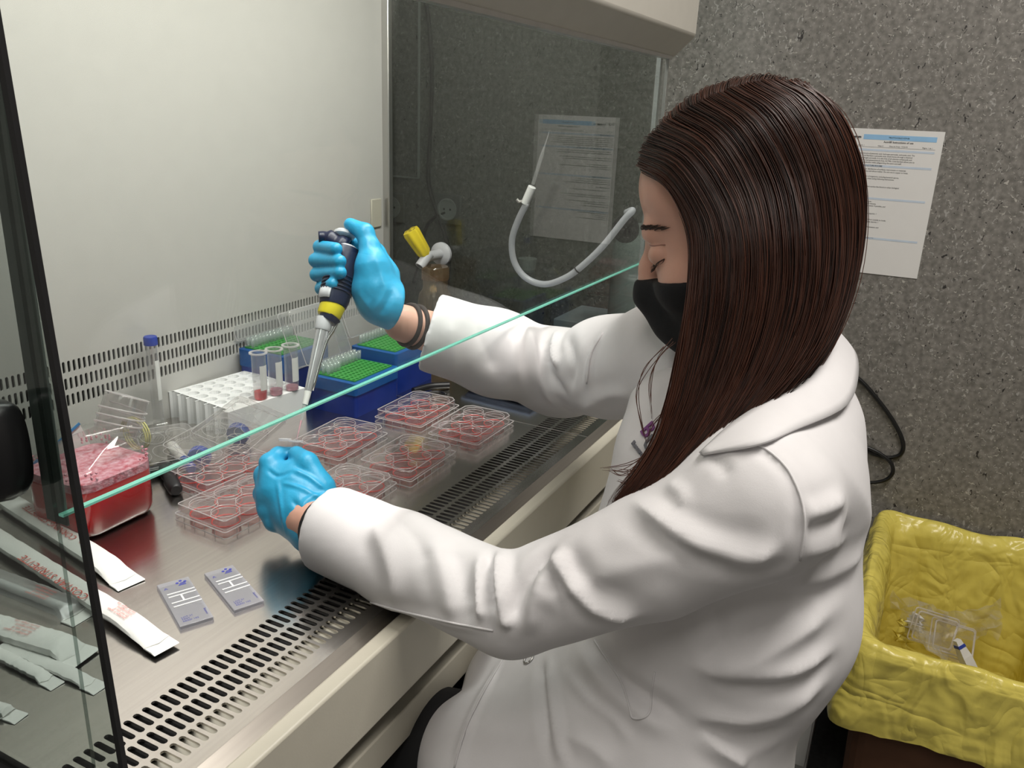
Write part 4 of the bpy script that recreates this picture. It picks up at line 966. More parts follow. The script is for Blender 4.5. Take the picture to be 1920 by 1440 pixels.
# cuffs: trim flat and hollow
def cuff_cut(C, tip, elbow, r, sq=0.0):
    n = (tip-elbow)/np.linalg.norm(tip-elbow); n = n-CF*(n@CF)*sq; n /= np.linalg.norm(n); lo = tip-.09; hi = tip+.09
    def fn(x, y, z):
        d = ((x-tip[0])*n[0]+(y-tip[1])*n[1]+(z-tip[2])*n[2]); q = np.sqrt((x-tip[0])**2+(y-tip[1])**2+(z-tip[2])**2)
        return np.maximum(-d, q-.12)
    C.op(fn, lo, hi, .003, 's'); n0 = (tip-elbow)/np.linalg.norm(tip-elbow); C.cone(tip-n0*.014, tip+n0*.05, r-.013, r-.009, .004, 's')
LC = LW+(LE-LW)*.13; cuff_cut(CT, LC, LE, .050); cuff_cut(CT, RC, RE, .053, .95)
# neck opening
CT.cone(NB+[0, .0, -.03], NB+[.0, .0, .08], .052, .075, .01, 's')
CT.cone(NB+tf*.03+[0, 0, -.02], CH+tf*.165+[0, 0, -.03], .050, .035, .02, 's')
# shirt and coat front over the chest, behind the hanging hair
CT.chain([atD(1262, 775, .855), atD(1254, 870, .835), atD(1232, 970, .845), atD(1200, 1060, .86)], [.046, .050, .052, .055], .025)
V, Q = CT.mesh(); V = relax(V, Q, 2, .5)
STR = [  # left forearm and elbow
    (((700, 985), (722, 1030), (738, 1090), (736, 1160)), .006, .012), (((735, 960), (780, 1010), (800, 1060)), -.004, .014),
    (((905, 1035), (900, 1090), (902, 1140), (905, 1165)), .009, .009), (((935, 1032), (935, 1090), (945, 1150), (958, 1178)), .012, .010), (((920, 1040), (918, 1100), (925, 1150)), -.010, .008),
    (((960, 1170), (975, 1120), (1000, 1070), (1040, 1020)), -.009, .010), (((985, 1190), (1000, 1130), (1030, 1075), (1068, 1030)), .008, .012),
    (((850, 1025), (862, 1080), (880, 1140)), -.005, .014), (((800, 1010), (830, 1060), (845, 1120), (850, 1170)), .005, .014),
    (((560, 1085), (650, 1115), (740, 1140), (850, 1168), (910, 1180)), .003, .007),
    # upper arm
    (((1188, 938), (1230, 975), (1290, 1012), (1360, 1036), (1420, 1038), (1462, 1020)), .011, .013), (((1195, 965), (1240, 1000), (1310, 1040), (1390, 1058)), -.006, .012),
    (((1040, 1035), (1062, 1085), (1098, 1128), (1150, 1150), (1200, 1150)), .010, .011), (((1030, 1050), (1050, 1100), (1090, 1145)), -.007, .010),
    (((1055, 1020), (1075, 1060), (1120, 1100), (1190, 1118)), -.005, .014), (((1000, 1125), (1050, 1118), (1110, 1090), (1200, 1060), (1300, 1035)), .003, .012),
    (((1250, 905), (1275, 925), (1280, 950)), .003, .008), (((1330, 855), (1352, 870), (1362, 895)), -.003, .008),
    # armhole seam and back
    (((1400, 828), (1440, 845), (1475, 880), (1500, 930), (1508, 975), (1500, 1040), (1470, 1085)), .003, .006), (((1412, 836), (1450, 860), (1486, 905), (1498, 960), (1490, 1030)), -.003, .006),
    (((1512, 970), (1545, 957), (1580, 938)), .005, .010), (((1510, 990), (1550, 982), (1585, 966)), -.005, .010), (((1505, 1040), (1545, 1030), (1585, 1010)), .004, .010),
    (((1480, 1090), (1540, 1085), (1590, 1060), (1618, 1035)), .004, .014), (((1440, 1110), (1520, 1115), (1590, 1090)), -.004, .016),
    (((1340, 1130), (1350, 1200), (1320, 1245)), -.005, .012), (((1330, 1250), (1400, 1240), (1480, 1200), (1560, 1140)), .006, .016), (((1380, 1205), (1450, 1180), (1530, 1130)), -.007, .014),
    (((1330, 1275), (1430, 1290), (1500, 1280), (1560, 1240)), -.008, .012), (((1290, 1245), (1380, 1265), (1480, 1260), (1565, 1215)), .007, .016), (((1290, 1340), (1380, 1350), (1470, 1330), (1540, 1280)), .006, .014), (((1300, 1365), (1400, 1385), (1480, 1365)), -.007, .012), (((1310, 1370), (1360, 1410), (1400, 1440)), .008, .012),
    # front skirt
    (((940, 1240), (900, 1310), (870, 1380), (855, 1440)), .005, .006), (((1025, 1235), (1032, 1310), (1045, 1380), (1060, 1440)), .006, .008), (((1015, 1240), (1020, 1310), (1028, 1400)), -.006, .008),
    (((1100, 1200), (1150, 1260), (1210, 1310), (1280, 1350)), -.010, .012), (((1080, 1210), (1140, 1280), (1200, 1330), (1260, 1370)), .005, .014), (((1060, 1380), (1110, 1400), (1150, 1440)), .005, .012),
    (((1060, 1260), (1100, 1310), (1150, 1350), (1180, 1390)), .003, .006),
    # right sleeve
    (((1043, 618), (1040, 660), (1050, 690)), .009, .009), (((1020, 612), (1018, 660), (1030, 700), (1060, 740)), -.007, .012), (((1062, 628), (1075, 680), (1065, 730)), -.006, .012), (((985, 605), (1000, 660), (1020, 720), (1045, 765)), .006, .014),
    (((1130, 625), (1108, 665), (1100, 720)), .004, .006), (((1120, 630), (1096, 675), (1088, 730)), -.003, .007), (((880, 575), (905, 640), (930, 700)), -.004, .016), (((930, 590), (960, 650), (975, 720)), .005, .016), (((1090, 770), (1130, 745), (1190, 735)), .005, .012), (((840, 600), (850, 660), (845, 710)), .003, .014),
]
V = folds(V, Q, STR); V = relax(V, Q, 1, .35)
nz_ = (np.sin(V[:, 0]*61+V[:, 2]*37)+np.sin(V[:, 1]*53-V[:, 2]*45+1)+np.sin(V[:, 0]*33+V[:, 1]*71+2))*.0004
V = V+vnormals(V, Q)*nz_[:, None]
coat_V, coat_Q = V, Q
coat = sdf_obj('lab_coat', V, Q, coat_m, per)
bvC = BVHTree.FromPolygons([tuple(v) for v in V], [tuple(map(int, q)) for q in Q])
def on_coat(x, y, lift=.002):
    d = Vector(ray((x, y))).normalized(); r = bvC.ray_cast(Vector(CAM), d)
    return (np.array(r[0])+np.array(r[1])*lift, np.array(r[1])) if r[0] is not None else (None, None)
# collar
T_ = [(1470, 640, .935), (1515, 612, .90), (1545, 603, .86), (1553, 618, .82), (1535, 680, .775), (1445, 745, .735), (1372, 795, .722), (1312, 850, .722)]
O_ = [(1500, 690, .955), (1560, 650, .925), (1598, 655, .87), (1608, 700, .81), (1585, 762, .750), (1490, 806, .706), (1420, 834, .698), (1318, 853, .714)]
def col_pt(x, y, D, lift):
    p, n_ = on_coat(x, y, lift)
    if p is None: return atD(x, y, D)
    return atD(x, y, min(D, float((p-CAM)@CF)-lift))
TP = smoothpath([col_pt(*p, .004) for p in T_], 40); OP = smoothpath([col_pt(*p, .006) for p in O_], 40); MP = (TP+OP)/2+np.array([-.004, -.002, .005])
G = [[TP[i]*(1-t)**2+2*MP[i]*t*(1-t)+OP[i]*t*t for t in np.linspace(0, 1, 7)] for i in range(40)]
MB().grid(G).obj('collar', coat_m, coat, smooth=1, thick=.0025)
# snap button and pocket
p, n_ = on_coat(992, 1236, .001)
if p is not None:
    x_, y_ = frame(n_); MB().tube([p+.0065*(x_*math.cos(a)+y_*math.sin(a)) for a in np.linspace(0, 2*PI, 21)], .0012, 6).obj('snap_button', alu, coat, smooth=1)
pk = [(1115, 1200), (1140, 1240), (1165, 1280), (1180, 1325), (1186, 1345), (1205, 1346), (1218, 1335), (1222, 1300), (1228, 1260)]
def seam(name, pts, r=.0011, lift=.0006):
    P = [on_coat(x, y, lift)[0] for x, y, _ in smoothpath([(a, b, 0) for a, b in pts], 6*len(pts))]; P = [q for q in P if q is not None]
    runs = [[]]
    for q in P:
        if runs[-1] and np.linalg.norm(q-runs[-1][-1]) > .04: runs.append([])
        runs[-1].append(q)
    m = MB()
    for r_ in runs:
        if len(r_) > 2: MB().tube(r_, r, 5).obj(name, coat_m, coat, smooth=1)
seam('pocket_seam', pk); seam('front_placket_seam', [(942, 1238), (905, 1300), (872, 1370), (852, 1440)]); seam('armhole_seam', [(1400, 826), (1442, 846), (1478, 882), (1502, 935), (1509, 985), (1500, 1050)])
seam('sleeve_seam', [(560, 1086), (650, 1114), (740, 1142), (850, 1168), (925, 1182)]); seam('armhole_seam', [(1131, 624), (1108, 665), (1100, 719)]); seam('yoke_seam', [(1440, 748), (1418, 790), (1400, 828)])

# --- glove fit helpers: joints given on the hand at their own depth
def hand(name, parts, bounds, label=None, strokes=()):
    lo, hi = bounds; G_ = SDF(*[axis(l, h, .0019) for l, h in zip(lo, hi)])
    for kind, *a in parts:
        if kind == 'chain': G_.chain(a[0], a[1], a[2])
        elif kind == 'ell': G_.ell(a[0], a[1], a[2], a[3])
        elif kind == 'cut': G_.chain(a[0], a[1], a[2], 's')
        elif kind == 'plane': G_.plane(a[0], a[1], .002)
    V, Q = G_.mesh(); V = relax(V, Q, 1, .5)
    if strokes: V = folds(V, Q, strokes)
    return sdf_obj(name, V, Q, glove_m, per)
# ------------------------------------------------------------------ right hand, fingers closed round the pipette, thumb on the plunger
PT = atY(557, 822, .600); PB = atY(646, 440, .632)                # pipette tip and plunger button
pax = (PB-PT)/np.linalg.norm(PB-PT); PLEN = np.linalg.norm(PB-PT)
def dep(p): return float((np.array(p)-CAM)@CF)
def pip(y):                                                       # point of the pipette axis seen at image row y
    t = (y-822)/(440-822); return PT+(PB-PT)*t
DP = dep(pip(510))
def r(x, y, d): return atD(x, y, DP+d)
fing = []
for (k0, k1, k2, k3), rad in ((((700, 470, .020), (640, 452, .034), (600, 463, .014), (630, 467, -.020)), (.0088, .0088, .0084, .0078)),
                              (((700, 492, .020), (635, 476, .036), (592, 488, .014), (637, 490, -.023)), (.0090, .0090, .0086, .0080)),
                              (((700, 515, .020), (635, 504, .034), (594, 515, .014), (638, 511, -.023)), (.0088, .0088, .0084, .0078)),
                              (((700, 540, .018), (640, 535, .030), (603, 541, .012), (624, 532, -.020)), (.0084, .0084, .0080, .0072))):
    fing.append(('chain', [r(*k0), r(*k1), r(*k2), r(*k3)], rad, .002))
rparts = fing+[
    ('chain', [r(730, 562, .012), r(712, 520, .020), r(702, 480, .022)], [.022, .022, .014], .014),
    ('chain', [r(716, 562, .008), r(690, 545, .018)], [.022, .016], .014),
    ('chain', [r(724, 566, .0), r(706, 540, -.004), r(699, 500, -.006), r(694, 465, -.004)], [.021, .023, .0195, .0120], .010),
    ('chain', [r(694, 465, -.004), r(684, 436, .000), r(657, 421, .004)], [.0120, .0108, .0080], .005),
    ('chain', [r(700, 566, .000), r(690, 545, .000)], [.019, .018], .012),
    ('chain', [r(720, 570, .002), r(738, 577, .002)], [.026, .0275], .012), ('plane', r(742, 577, .002), (RE-RW_)*[1, 1, 1])]
hb = np.array([r(660, 500, 0)]); lo = np.array([.70, .50, .95]); hi = np.array([.93, .70, 1.18])
rstr = [(((700, 470), (712, 510), (725, 548)), .0012, .006), (((688, 580), (702, 555), (708, 525)), .0011, .005), (((712, 590), (726, 568), (735, 545)), -.0012, .005), (((672, 548), (684, 565), (700, 588)), .0009, .005), (((700, 585), (716, 560), (726, 535)), .0010, .005)]
hand('glove', rparts, (lo, hi), strokes=rstr)['label'] = 'blue nitrile glove gripping the pipette'
# glove hem ring
def ring_at(c, n, r_, t, m, name, parent, el=1.0):
    x_, y_ = frame(n); MB().tube([c+r_*(x_*math.cos(a)+el*y_*math.sin(a)) for a in np.linspace(0, 2*PI, 37)], t, 6).obj(name, m, parent, smooth=1)
# ------------------------------------------------------------------ left hand pinching a small tube
DL = .955
def l(x, y, d): return atD(x, y, DL+d)
lparts = [
    ('ell', l(556, 935, .004), (.035, .045, .024), [CR*.88+CU*.30, -CR*.34+CU*.92, CF], .015),
    ('chain', [l(592, 988, -.002), l(572, 958, .0)], [.028, .032], .02),
    ('chain', [l(512, 915, .0), l(505, 868, .006)], [.0165, .0115], .012),
    ('chain', [l(505, 868, .006), l(522, 853, .018), l(546, 851, .026)], [.0115, .0098, .0085], .003),
    ('chain', [l(602, 958, -.004), l(600, 915, .000)], [.020, .0165], .012),
    ('chain', [l(600, 915, .000), l(576, 868, .004), l(556, 852, .012)], [.0165, .0125, .0100], .004),
    ('chain', [l(502, 930, .002), l(496, 890, .020), l(522, 874, .038)], [.0140, .0115, .0095], .006),
    ('chain', [l(503, 955, .002), l(494, 925, .024), l(522, 908, .042)], [.0130, .0110, .0095], .006),
    ('chain', [l(514, 978, .002), l(502, 955, .024), l(527, 940, .040)], [.0120, .0100, .009], .006),
    ('cut', [l(548, 868, -.022), l(553, 886, -.024)], [.010, .004], .008),
    ('chain', [l(575, 962, -.008), l(594, 988, -.016), l(616, 1000, -.020)], [.029, .0285, .0295], .012), ('plane', l(612, 994, -.018), (LE-LW)+np.array([.02, 0, -.01]))]
lo = np.array([.58, .50, .77]); hi = np.array([.76, .70, .95])
lstr = [(((548, 880), (580, 895), (612, 920)), .0022, .0035), (((530, 905), (570, 918), (615, 945)), .0018, .003), (((560, 960), (580, 935), (620, 925)), .0020, .004), (((520, 900), (527, 950), (535, 1000)), .0014, .003),
        (((570, 1000), (590, 965), (622, 945)), .0020, .003), (((545, 935), (565, 960), (575, 990)), -.0018, .004), (((500, 880), (520, 893), (545, 885)), -.0016, .003), (((585, 985), (600, 955), (625, 938)), -.002, .003)]
hand('glove', lparts, (lo, hi), strokes=lstr)['label'] = 'blue nitrile glove pinching a small tube'
# wrist items
bandm = mat('dark_hair_tie', (.03, .022, .02), .8)
for px_, lean in ((738, 0), (768, 0)):
    t_ = (px_-742)/(810-742); c = RW_+(RC-RW_)*(.25+.55*t_); n = (RE-RW_)/np.linalg.norm(RE-RW_)
    ring_at(c, n+np.array([.0, .25, .1]), .0262+.002*t_, .0034, bandm, 'hair_tie', per, 1.02)
n = (LE-LW)/np.linalg.norm(LE-LW); c = LW+(LE-LW)*.10
wt = MB().lathe([(0, .0285), (0, .0305), (1, .0315), (1, .0295)], c-n*.007, c+n*.007, 28, False).obj('wrist_watch', rubber, per, smooth=2)
MB().lathe([(0, .012), (.8, .012), (1, .0105)], c+np.array([-.016, -.012, -.020]), c+np.array([-.021, -.016, -.026]), 24).obj('watch_case', black_plastic, wt, smooth=2)
# ------------------------------------------------------------------ pipette
pp = thing('micropipette', 'navy handled micropipette with yellow ring in her right hand', 'pipette', PT)
navy = mat('navy_handle', (.012, .018, .05), .38); yel2 = mat('yellow_ring', (.82, .70, .03), .4); grp = mat('grey_white_plastic', (.66, .67, .70), .35); chrome = mat('chrome', (.75, .75, .75), .12, 1)
def seg(y0, y1, prof, m, nm, n=28, parent=pp, sm=2): return MB().lathe(prof, pip(y0), pip(y1), n).obj(nm, m, parent, smooth=sm)
side = -CR*1.0-CF*.2; side = side-pax*(side@pax); side /= np.linalg.norm(side)
ej = -side
HO = ej*.0055
def segh(y0, y1, prof, m, nm, n=28, parent=pp): return MB().lathe(prof, pip(y0)+HO*(1 if y0 < 580 else .6), pip(y1)+HO, n).obj(nm, m, parent, smooth=2)
body_p = segh(577, 468, [(0, .0160), (.12, .0180), (.35, .0178), (.5, .0185), (.75, .0178), (.95, .0185), (1, .0175)], navy, 'handle')
for y in (552, 545, 538, 531, 524):
    c = pip(y)+HO; x_, y_ = frame(pax); MB().tube([c+.0182*(x_*math.cos(a)+y_*math.sin(a)) for a in np.linspace(0, 2*PI, 29)], .0013, 5).obj('grip_rib', navy, body_p, smooth=1)
# finger hook at the top, leaning to the left
hk = MB(); hk.tube(smoothpath([pip(466)+HO, pip(459)+side*.008, pip(453)+side*.020, pip(456)+side*.029], 14), [.0135]*4+[.0105]*5+[.007]*5, 14); hk.obj('finger_hook', navy, pp, smooth=1)
segh(470, 463, [(0, .0165), (1, .0130)], grp, 'top_cap')
seg(465, 446, [(0, .0022), (1, .0022)], chrome, 'plunger_rod', 12)
seg(450, 434, [(0, .0035), (.35, .0115), (.5, .0130), (.8, .0130), (1, .0105)], grp, 'plunger_button')
MB().cyl(pip(505)+ej*.0200, pip(466)+ej*.0205, .0058, .0052, 14).obj('ejector_button', grp, pp, smooth=2)
# window label on the handle
fr = -CF-pax*(-CF@pax); fr /= np.linalg.norm(fr); sd2 = np.cross(pax, fr)
sg = 1 if sd2@side > 0 else -1
Gw = [[pip(y)+HO+(.0188)*(fr*math.cos(a)+sg*sd2*math.sin(a)) for y in (571, 560, 551)] for a in np.linspace(.1, 1.2, 8)]
MB().grid(Gw).obj('window', grp, body_p, smooth=1, thick=.0008)
segh(598, 576, [(0, .0130), (.1, .0140), (1, .0150)], yel2, 'yellow_ring')
segh(607, 597, [(0, .0110), (1, .0132)], navy, 'lower_collar')
seg(626, 603, [(0, .0080), (.15, .0092), (.9, .0100), (1, .0100)], grp, 'shaft_collar')
seg(742, 620, [(0, .0036), (.05, .0042), (.5, .0058), (1, .0075)], mat('pale_shaft', (.62, .63, .65), .22, .6), 'shaft')
seg(762, 736, [(0, .0033), (.8, .0040), (1, .0040)], wpl, 'nose_cone')
MB().tube(smoothpath([pip(596)+ej*.012, pip(604)+ej*.015, pip(622)+ej*.0125, pip(650)+ej*.0075, pip(735)+ej*.0045], 24), .0018, 8).obj('ejector_arm', chrome, pp, smooth=1)
seg(826, 750, [(0, .0006), (.35, .0013), (.75, .0024), (1, .0036)], tip_pl, 'disposable_tip', 14)
seg(824, 790, [(0, .0003), (1, .0011)], medium_pink, 'drawn_liquid', 10)
# small tube held in the left hand
mt = thing('microtube', 'small clear snap-cap tube pinched in her left glove', 'tube', l(553, 850, .014))
c0 = l(553, 872, .016); c1 = l(555, 826, .016); u_ = (c1-c0)/np.linalg.norm(c1-c0)
MB().lathe([(0, .001), (.25, .0035), (.5, .0050), (1, .0052), (1, .0045), (.5, .0042)], c0, c1, 18, False).obj('barrel', tube_pl, mt, smooth=2)
MB().lathe([(0, .0052), (0, .0085), (1, .0085), (1, .0048)], c1-u_*.0015, c1, 20, False).obj('rim', rim_ps, mt, smooth=2)
cc = c1+CR*-.013+u_*.001; MB().lathe([(0, .0068), (1, .0074)], cc-u_*.0012, cc+u_*.0012, 18).obj('snap_cap', rim_ps, mt, smooth=2)
MB().tube([c1-CR*.0055, c1-CR*.0075+u_*.001, cc+CR*.004], .0008, 5).obj('hinge', rim_ps, mt)

# ------------------------------------------------------------------ hair
GD = [
 [(1209,314,.800),(1250,340,.782),(1285,392,.766),(1302,450,.760),(1299,530,.757),(1288,610,.755),(1278,670,.755),(1262,745,.755),(1236,820,.757),(1200,880,.760),(1165,925,.764),(1148,958,.768)],
 [(1212,285,.815),(1270,312,.772),(1320,385,.745),(1340,450,.738),(1342,540,.737),(1332,620,.740),(1315,690,.742),(1292,765,.744),(1258,840,.748),(1218,900,.752),(1180,940,.757),(1158,966,.762)],
 [(1240,246,.822),(1310,285,.762),(1365,370,.730),(1388,450,.722),(1388,545,.723),(1374,630,.728),(1352,705,.732),(1322,775,.735),(1282,845,.739),(1240,900,.745),(1205,940,.750),(1180,968,.756)],
 [(1295,207,.826),(1365,255,.758),(1420,350,.724),(1442,445,.714),(1442,545,.716),(1424,635,.722),(1396,710,.726),(1358,778,.729),(1312,838,.733),(1268,886,.739),(1232,920,.745),(1205,945,.752)],
 [(1355,179,.828),(1425,228,.762),(1480,330,.726),(1500,440,.716),(1498,545,.719),(1474,640,.724),(1436,714,.727),(1390,772,.729),(1340,824,.732),(1292,868,.737),(1254,900,.744),(1222,925,.752)],
 [(1412,163,.830),(1482,208,.772),(1535,310,.740),(1556,430,.730),(1550,540,.732),(1522,634,.734),(1476,706,.734),(1424,760,.734),(1368,808,.735),(1316,848,.738),(1272,880,.745),(1236,905,.753)],
 [(1462,160,.836),(1526,200,.795),(1574,295,.770),(1594,410,.760),(1586,520,.758),(1555,615,.754),(1510,686,.750),(1454,742,.746),(1392,792,.744),(1334,836,.745),(1286,870,.750),(1248,895,.757)],
 [(1498,168,.850),(1556,218,.830),(1596,310,.815),(1606,410,.808),(1594,510,.783),(1564,605,.780),(1526,674,.774),(1474,730,.767),(1412,780,.761),(1350,824,.757),(1300,858,.760),(1260,885,.764)],
 [(1500,172,.885),(1560,225,.880),(1597,320,.870),(1603,415,.860),(1590,515,.792),(1558,605,.795),(1518,672,.792),(1468,728,.786),(1408,778,.779),(1350,822,.775),(1302,856,.773),(1262,884,.774)],
]
GN = 44
def env_depth(x, y, i, D):
    d = ray((x, y)); c = H(0, -.012, .034); rad = (.086, .103, .0965)
    o_ = np.array([(CAM-c)@b/q for b, q in zip(HB, rad)]); v_ = np.array([d@b/q for b, q in zip(HB, rad)])
    A, Bq, Cq = v_@v_, o_@v_, o_@o_-1; disc = Bq*Bq-A*Cq
    if disc > 0: t = (-Bq-math.sqrt(disc))/A; return min(D, t) if i else t
    return -Bq/A if i < 4 else D
GP_ = np.array([smoothpath([atD(p[0], p[1], env_depth(p[0], p[1], i, p[2]) if not (gi == 6 and i == 3) else .752) for i, p in enumerate(g)], GN) for gi, g in enumerate(GD)])            # guides x samples x 3
# carry every guide up and over to the parting on the mid line of the skull
_c = H(0, -.012, .034); _rad = np.array([.086, .103, .0965])
def over_top(root, n=5):
    q = np.array([(root-_c)@b for b in HB])/_rad; m0 = q.copy(); m0[0] = 0; m0 /= np.linalg.norm(m0); L0 = np.linalg.norm(q); out = []
    for t in np.linspace(0, 1, n, False):
        v = m0*(1-t)+q/L0*t; v = v/np.linalg.norm(v)*(.865+(L0-.865)*t**.6); out.append(_c+sum(HB[k]*v[k]*_rad[k] for k in range(3)))
    return np.array(out)
GP_ = np.array([np.vstack([over_top(g[0]), g]) for g in GP_]); GN += 5
def hair_at(u):
    """guide curve interpolated across the guides, u in 0..1"""
    n_ = len(GP_)-1; s_ = u*n_; i = min(int(s_), n_-1); t = s_-i
    a, b, c, d = GP_[max(i-1, 0)], GP_[i], GP_[i+1], GP_[min(i+2, n_)]
    return .5*((2*b)+(c-a)*t+(2*a-5*b+4*c-d)*t*t+(3*b-a-3*c+d)*t**3)
def mirror(P): d = (P-Hc)@hl; return P-2*d[..., None]*hl
def hair_mat(name, c0, c1):
    m, N, L = new_mat(name)
    out = N.new('ShaderNodeOutputMaterial'); b = N.new('ShaderNodeBsdfPrincipled'); lk(L, b.outputs[0], out.inputs[0]); b.inputs['Roughness'].default_value = .42; b.inputs['Specular IOR Level'].default_value = .45
    at = N.new('ShaderNodeAttribute'); at.attribute_name = 'tint'; cr = N.new('ShaderNodeValToRGB'); cr.color_ramp.elements[0].color = (*c0, 1); cr.color_ramp.elements[1].color = (*c1, 1)
    lk(L, at.outputs['Fac'], cr.inputs[0]); lk(L, cr.outputs[0], b.inputs['Base Color']); return m
hm = hair_mat('brown_hair', (.015, .0068, .0048), (.105, .034, .017))
def inward(P): 
    c = Hc+np.array([0, .0, -.02]); 
    return P
# underlying mass on both sides
us = np.linspace(0, 1, 40); near = np.array([hair_at(u) for u in us])
cen = np.array([Hc+hu*.02]*GN); 
def mass(S_, name):
    out = S_-(Hc-hu*.02); out = out-(out@hu)[..., None]*hu*.7; out /= np.linalg.norm(out, axis=-1)[..., None]
    m = MB(); m.grid([list(q) for q in S_-out*.003]); o = m.obj(name, hm, per, smooth=1)
    a = o.data.attributes.new('tint', 'FLOAT', 'POINT'); a.data.foreach_set('value', [.04]*len(o.data.vertices)); return o
hair = mass(near, 'hair'); 
far = mirror(near[:, :34])
def back_at(s_): a = GP_[-1][:34]; b = mirror(a); return a*(1-s_)+b*s_+hf*(.003*math.sin(PI*s_))
m = MB(); m.grid([list(q) for q in far]); m.grid([list(back_at(s_)) for s_ in np.linspace(0, 1, 12)]); fo = m.obj('hair_far_side', hm, hair, smooth=1); fo.location = (0, 0, 0)
a = fo.data.attributes.new('tint', 'FLOAT', 'POINT'); a.data.foreach_set('value', [.06]*len(fo.data.vertices))
fo.data.transform(Matrix.Identity(4))
# strands
def strands(count, far_side=False, seed=3):
    R_ = np.random.default_rng(seed); VV = []; FF = []; TT = []; nb = 0
    for k in range(count):
        u = float(R_.random() if R_.random() > .22 else .8+.2*R_.random()); C = hair_at(u)
        if far_side: C = mirror(C[:34]) if R_.random() < .6 else back_at(float(R_.random()))
        n_ = len(C); s0 = 0 if R_.random() < .55 else R_.integers(0, n_//3); e0 = n_-int(abs(R_.normal(0, 3.2))) if not far_side else n_
        C = C[s0:max(e0, s0+6)]; n_ = len(C)
        t = np.linspace(0, 1, n_)
        out = C-(Hc+hu*-.02); out = out-hu*(out@hu)[:, None]*.7; out /= np.linalg.norm(out, axis=1)[:, None]
        tan = np.gradient(C, axis=0); tan /= np.linalg.norm(tan, axis=1)[:, None]; sidev = np.cross(tan, out); 
        ph = R_.random()*6.28; wv = R_.normal(0, .0014); clump = math.sin(u*97)*.0016
        off = .001+abs(R_.normal(0, .0022))
        C = C+out*(off+clump*np.minimum(1, t*3)+.0012*np.sin(t*9+ph))[:, None]+sidev*(R_.normal(0, .004)*(.25+.75*t)+wv*np.sin(t*7+ph*2))[:, None]
        rr = (.00042+.00022*R_.random())*np.clip((1-t)*6, .25, 1)*np.clip(t*8+.4, 0, 1)
        sv = sidev; ov = out
        ringp = np.stack([C+rr[:, None]*ov, C+rr[:, None]*(-.5*ov+.87*sv), C+rr[:, None]*(-.5*ov-.87*sv)], 1).reshape(-1, 3)
        i = np.arange(n_-1)[:, None]*3+nb; q = []
        for j in range(3):
            j2 = (j+1) % 3; q.append(np.concatenate([i+j, i+j2, i+3+j2, i+3+j], 1))
        FF.append(np.concatenate(q)); VV.append(ringp); nb += n_*3
        tone = np.clip(R_.normal(.30, .20)+.45*(t > .6)*(t-.6)*2.2*(R_.random())+(.22 if u > .88 or u < .06 else 0), 0, 1); TT.append(np.repeat(tone, 3))
    return np.concatenate(VV), np.concatenate(FF), np.concatenate(TT)
def strand_obj(name, cnt, far_side, seed):
    VV, FF, TT = strands(cnt, far_side, seed); me = bpy.data.meshes.new(name); VV = VV-np.array(per.location)
    me.vertices.add(len(VV)); me.vertices.foreach_set('co', VV.ravel()); me.loops.add(len(FF)*4); me.loops.foreach_set('vertex_index', FF.ravel().astype(np.int32))
    me.polygons.add(len(FF)); me.polygons.foreach_set('loop_start', np.arange(0, len(FF)*4, 4, dtype=np.int32)); me.polygons.foreach_set('use_smooth', np.ones(len(FF), bool)); me.update(calc_edges=True)
    a = me.attributes.new('tint', 'FLOAT', 'POINT'); a.data.foreach_set('value', TT.astype(np.float32)); me.materials.append(hm)
    o = bpy.data.objects.new(name, me); COL.objects.link(o); o.parent = hair; o['kind'] = 'stuff'; return o
strand_obj('hair_strands', 5200, False, 3); strand_obj('hair_strands', 1300, True, 5)
# loose wisps in front
wm = MB()
for g in ([(1262, 640), (1235, 670), (1220, 720), (1222, 790)], [(1250, 650), (1212, 690), (1198, 740), (1205, 800), (1212, 830)], [(1262, 760), (1225, 800), (1215, 830)], [(1225, 845), (1190, 868), (1160, 875), (1128, 878)], [(1230, 850), (1195, 880), (1150, 882)], [(1215, 880), (1180, 905), (1158, 900)], [(1205, 870), (1170, 885), (1140, 880)]):
    for q in range(3): wm.tube(smoothpath([atD(x+random.gauss(0, 3), y+random.gauss(0, 3), .762) for x, y in g], 20), [.0004]*16+[.0003, .0002, .0002, .0001], 4)
wo = wm.obj('loose_wisps', hm, hair, smooth=1); a = wo.data.attributes.new('tint', 'FLOAT', 'POINT'); a.data.foreach_set('value', [.5]*len(wo.data.vertices)); wo['kind'] = 'stuff'
# trousers
tro = SDF(axis(.56, 1.02, .008), axis(.02, .60, .008), axis(.0, .72, .008))
for x in (.70, .90): tro.chain([np.array([x, .20, .58]), np.array([x-.03, .46, .565]), np.array([x-.03, .50, .16])], [.085, .062, .05], .03)
tro.chain([np.array([.72, .2, .58]), np.array([.88, .2, .58])], [.1, .1], .03)
V, Q = tro.mesh(); sdf_obj('trousers', V, Q, mat('black_denim', (.008, .008, .009), .8), per)
for x in (.67, .87): MB().lathe([(0, .03), (.2, .042), (.7, .045), (.9, .038), (1, .02)], (x, .45, .045), (x, .70, .04), 20).obj('shoe', rubber, per, smooth=2)

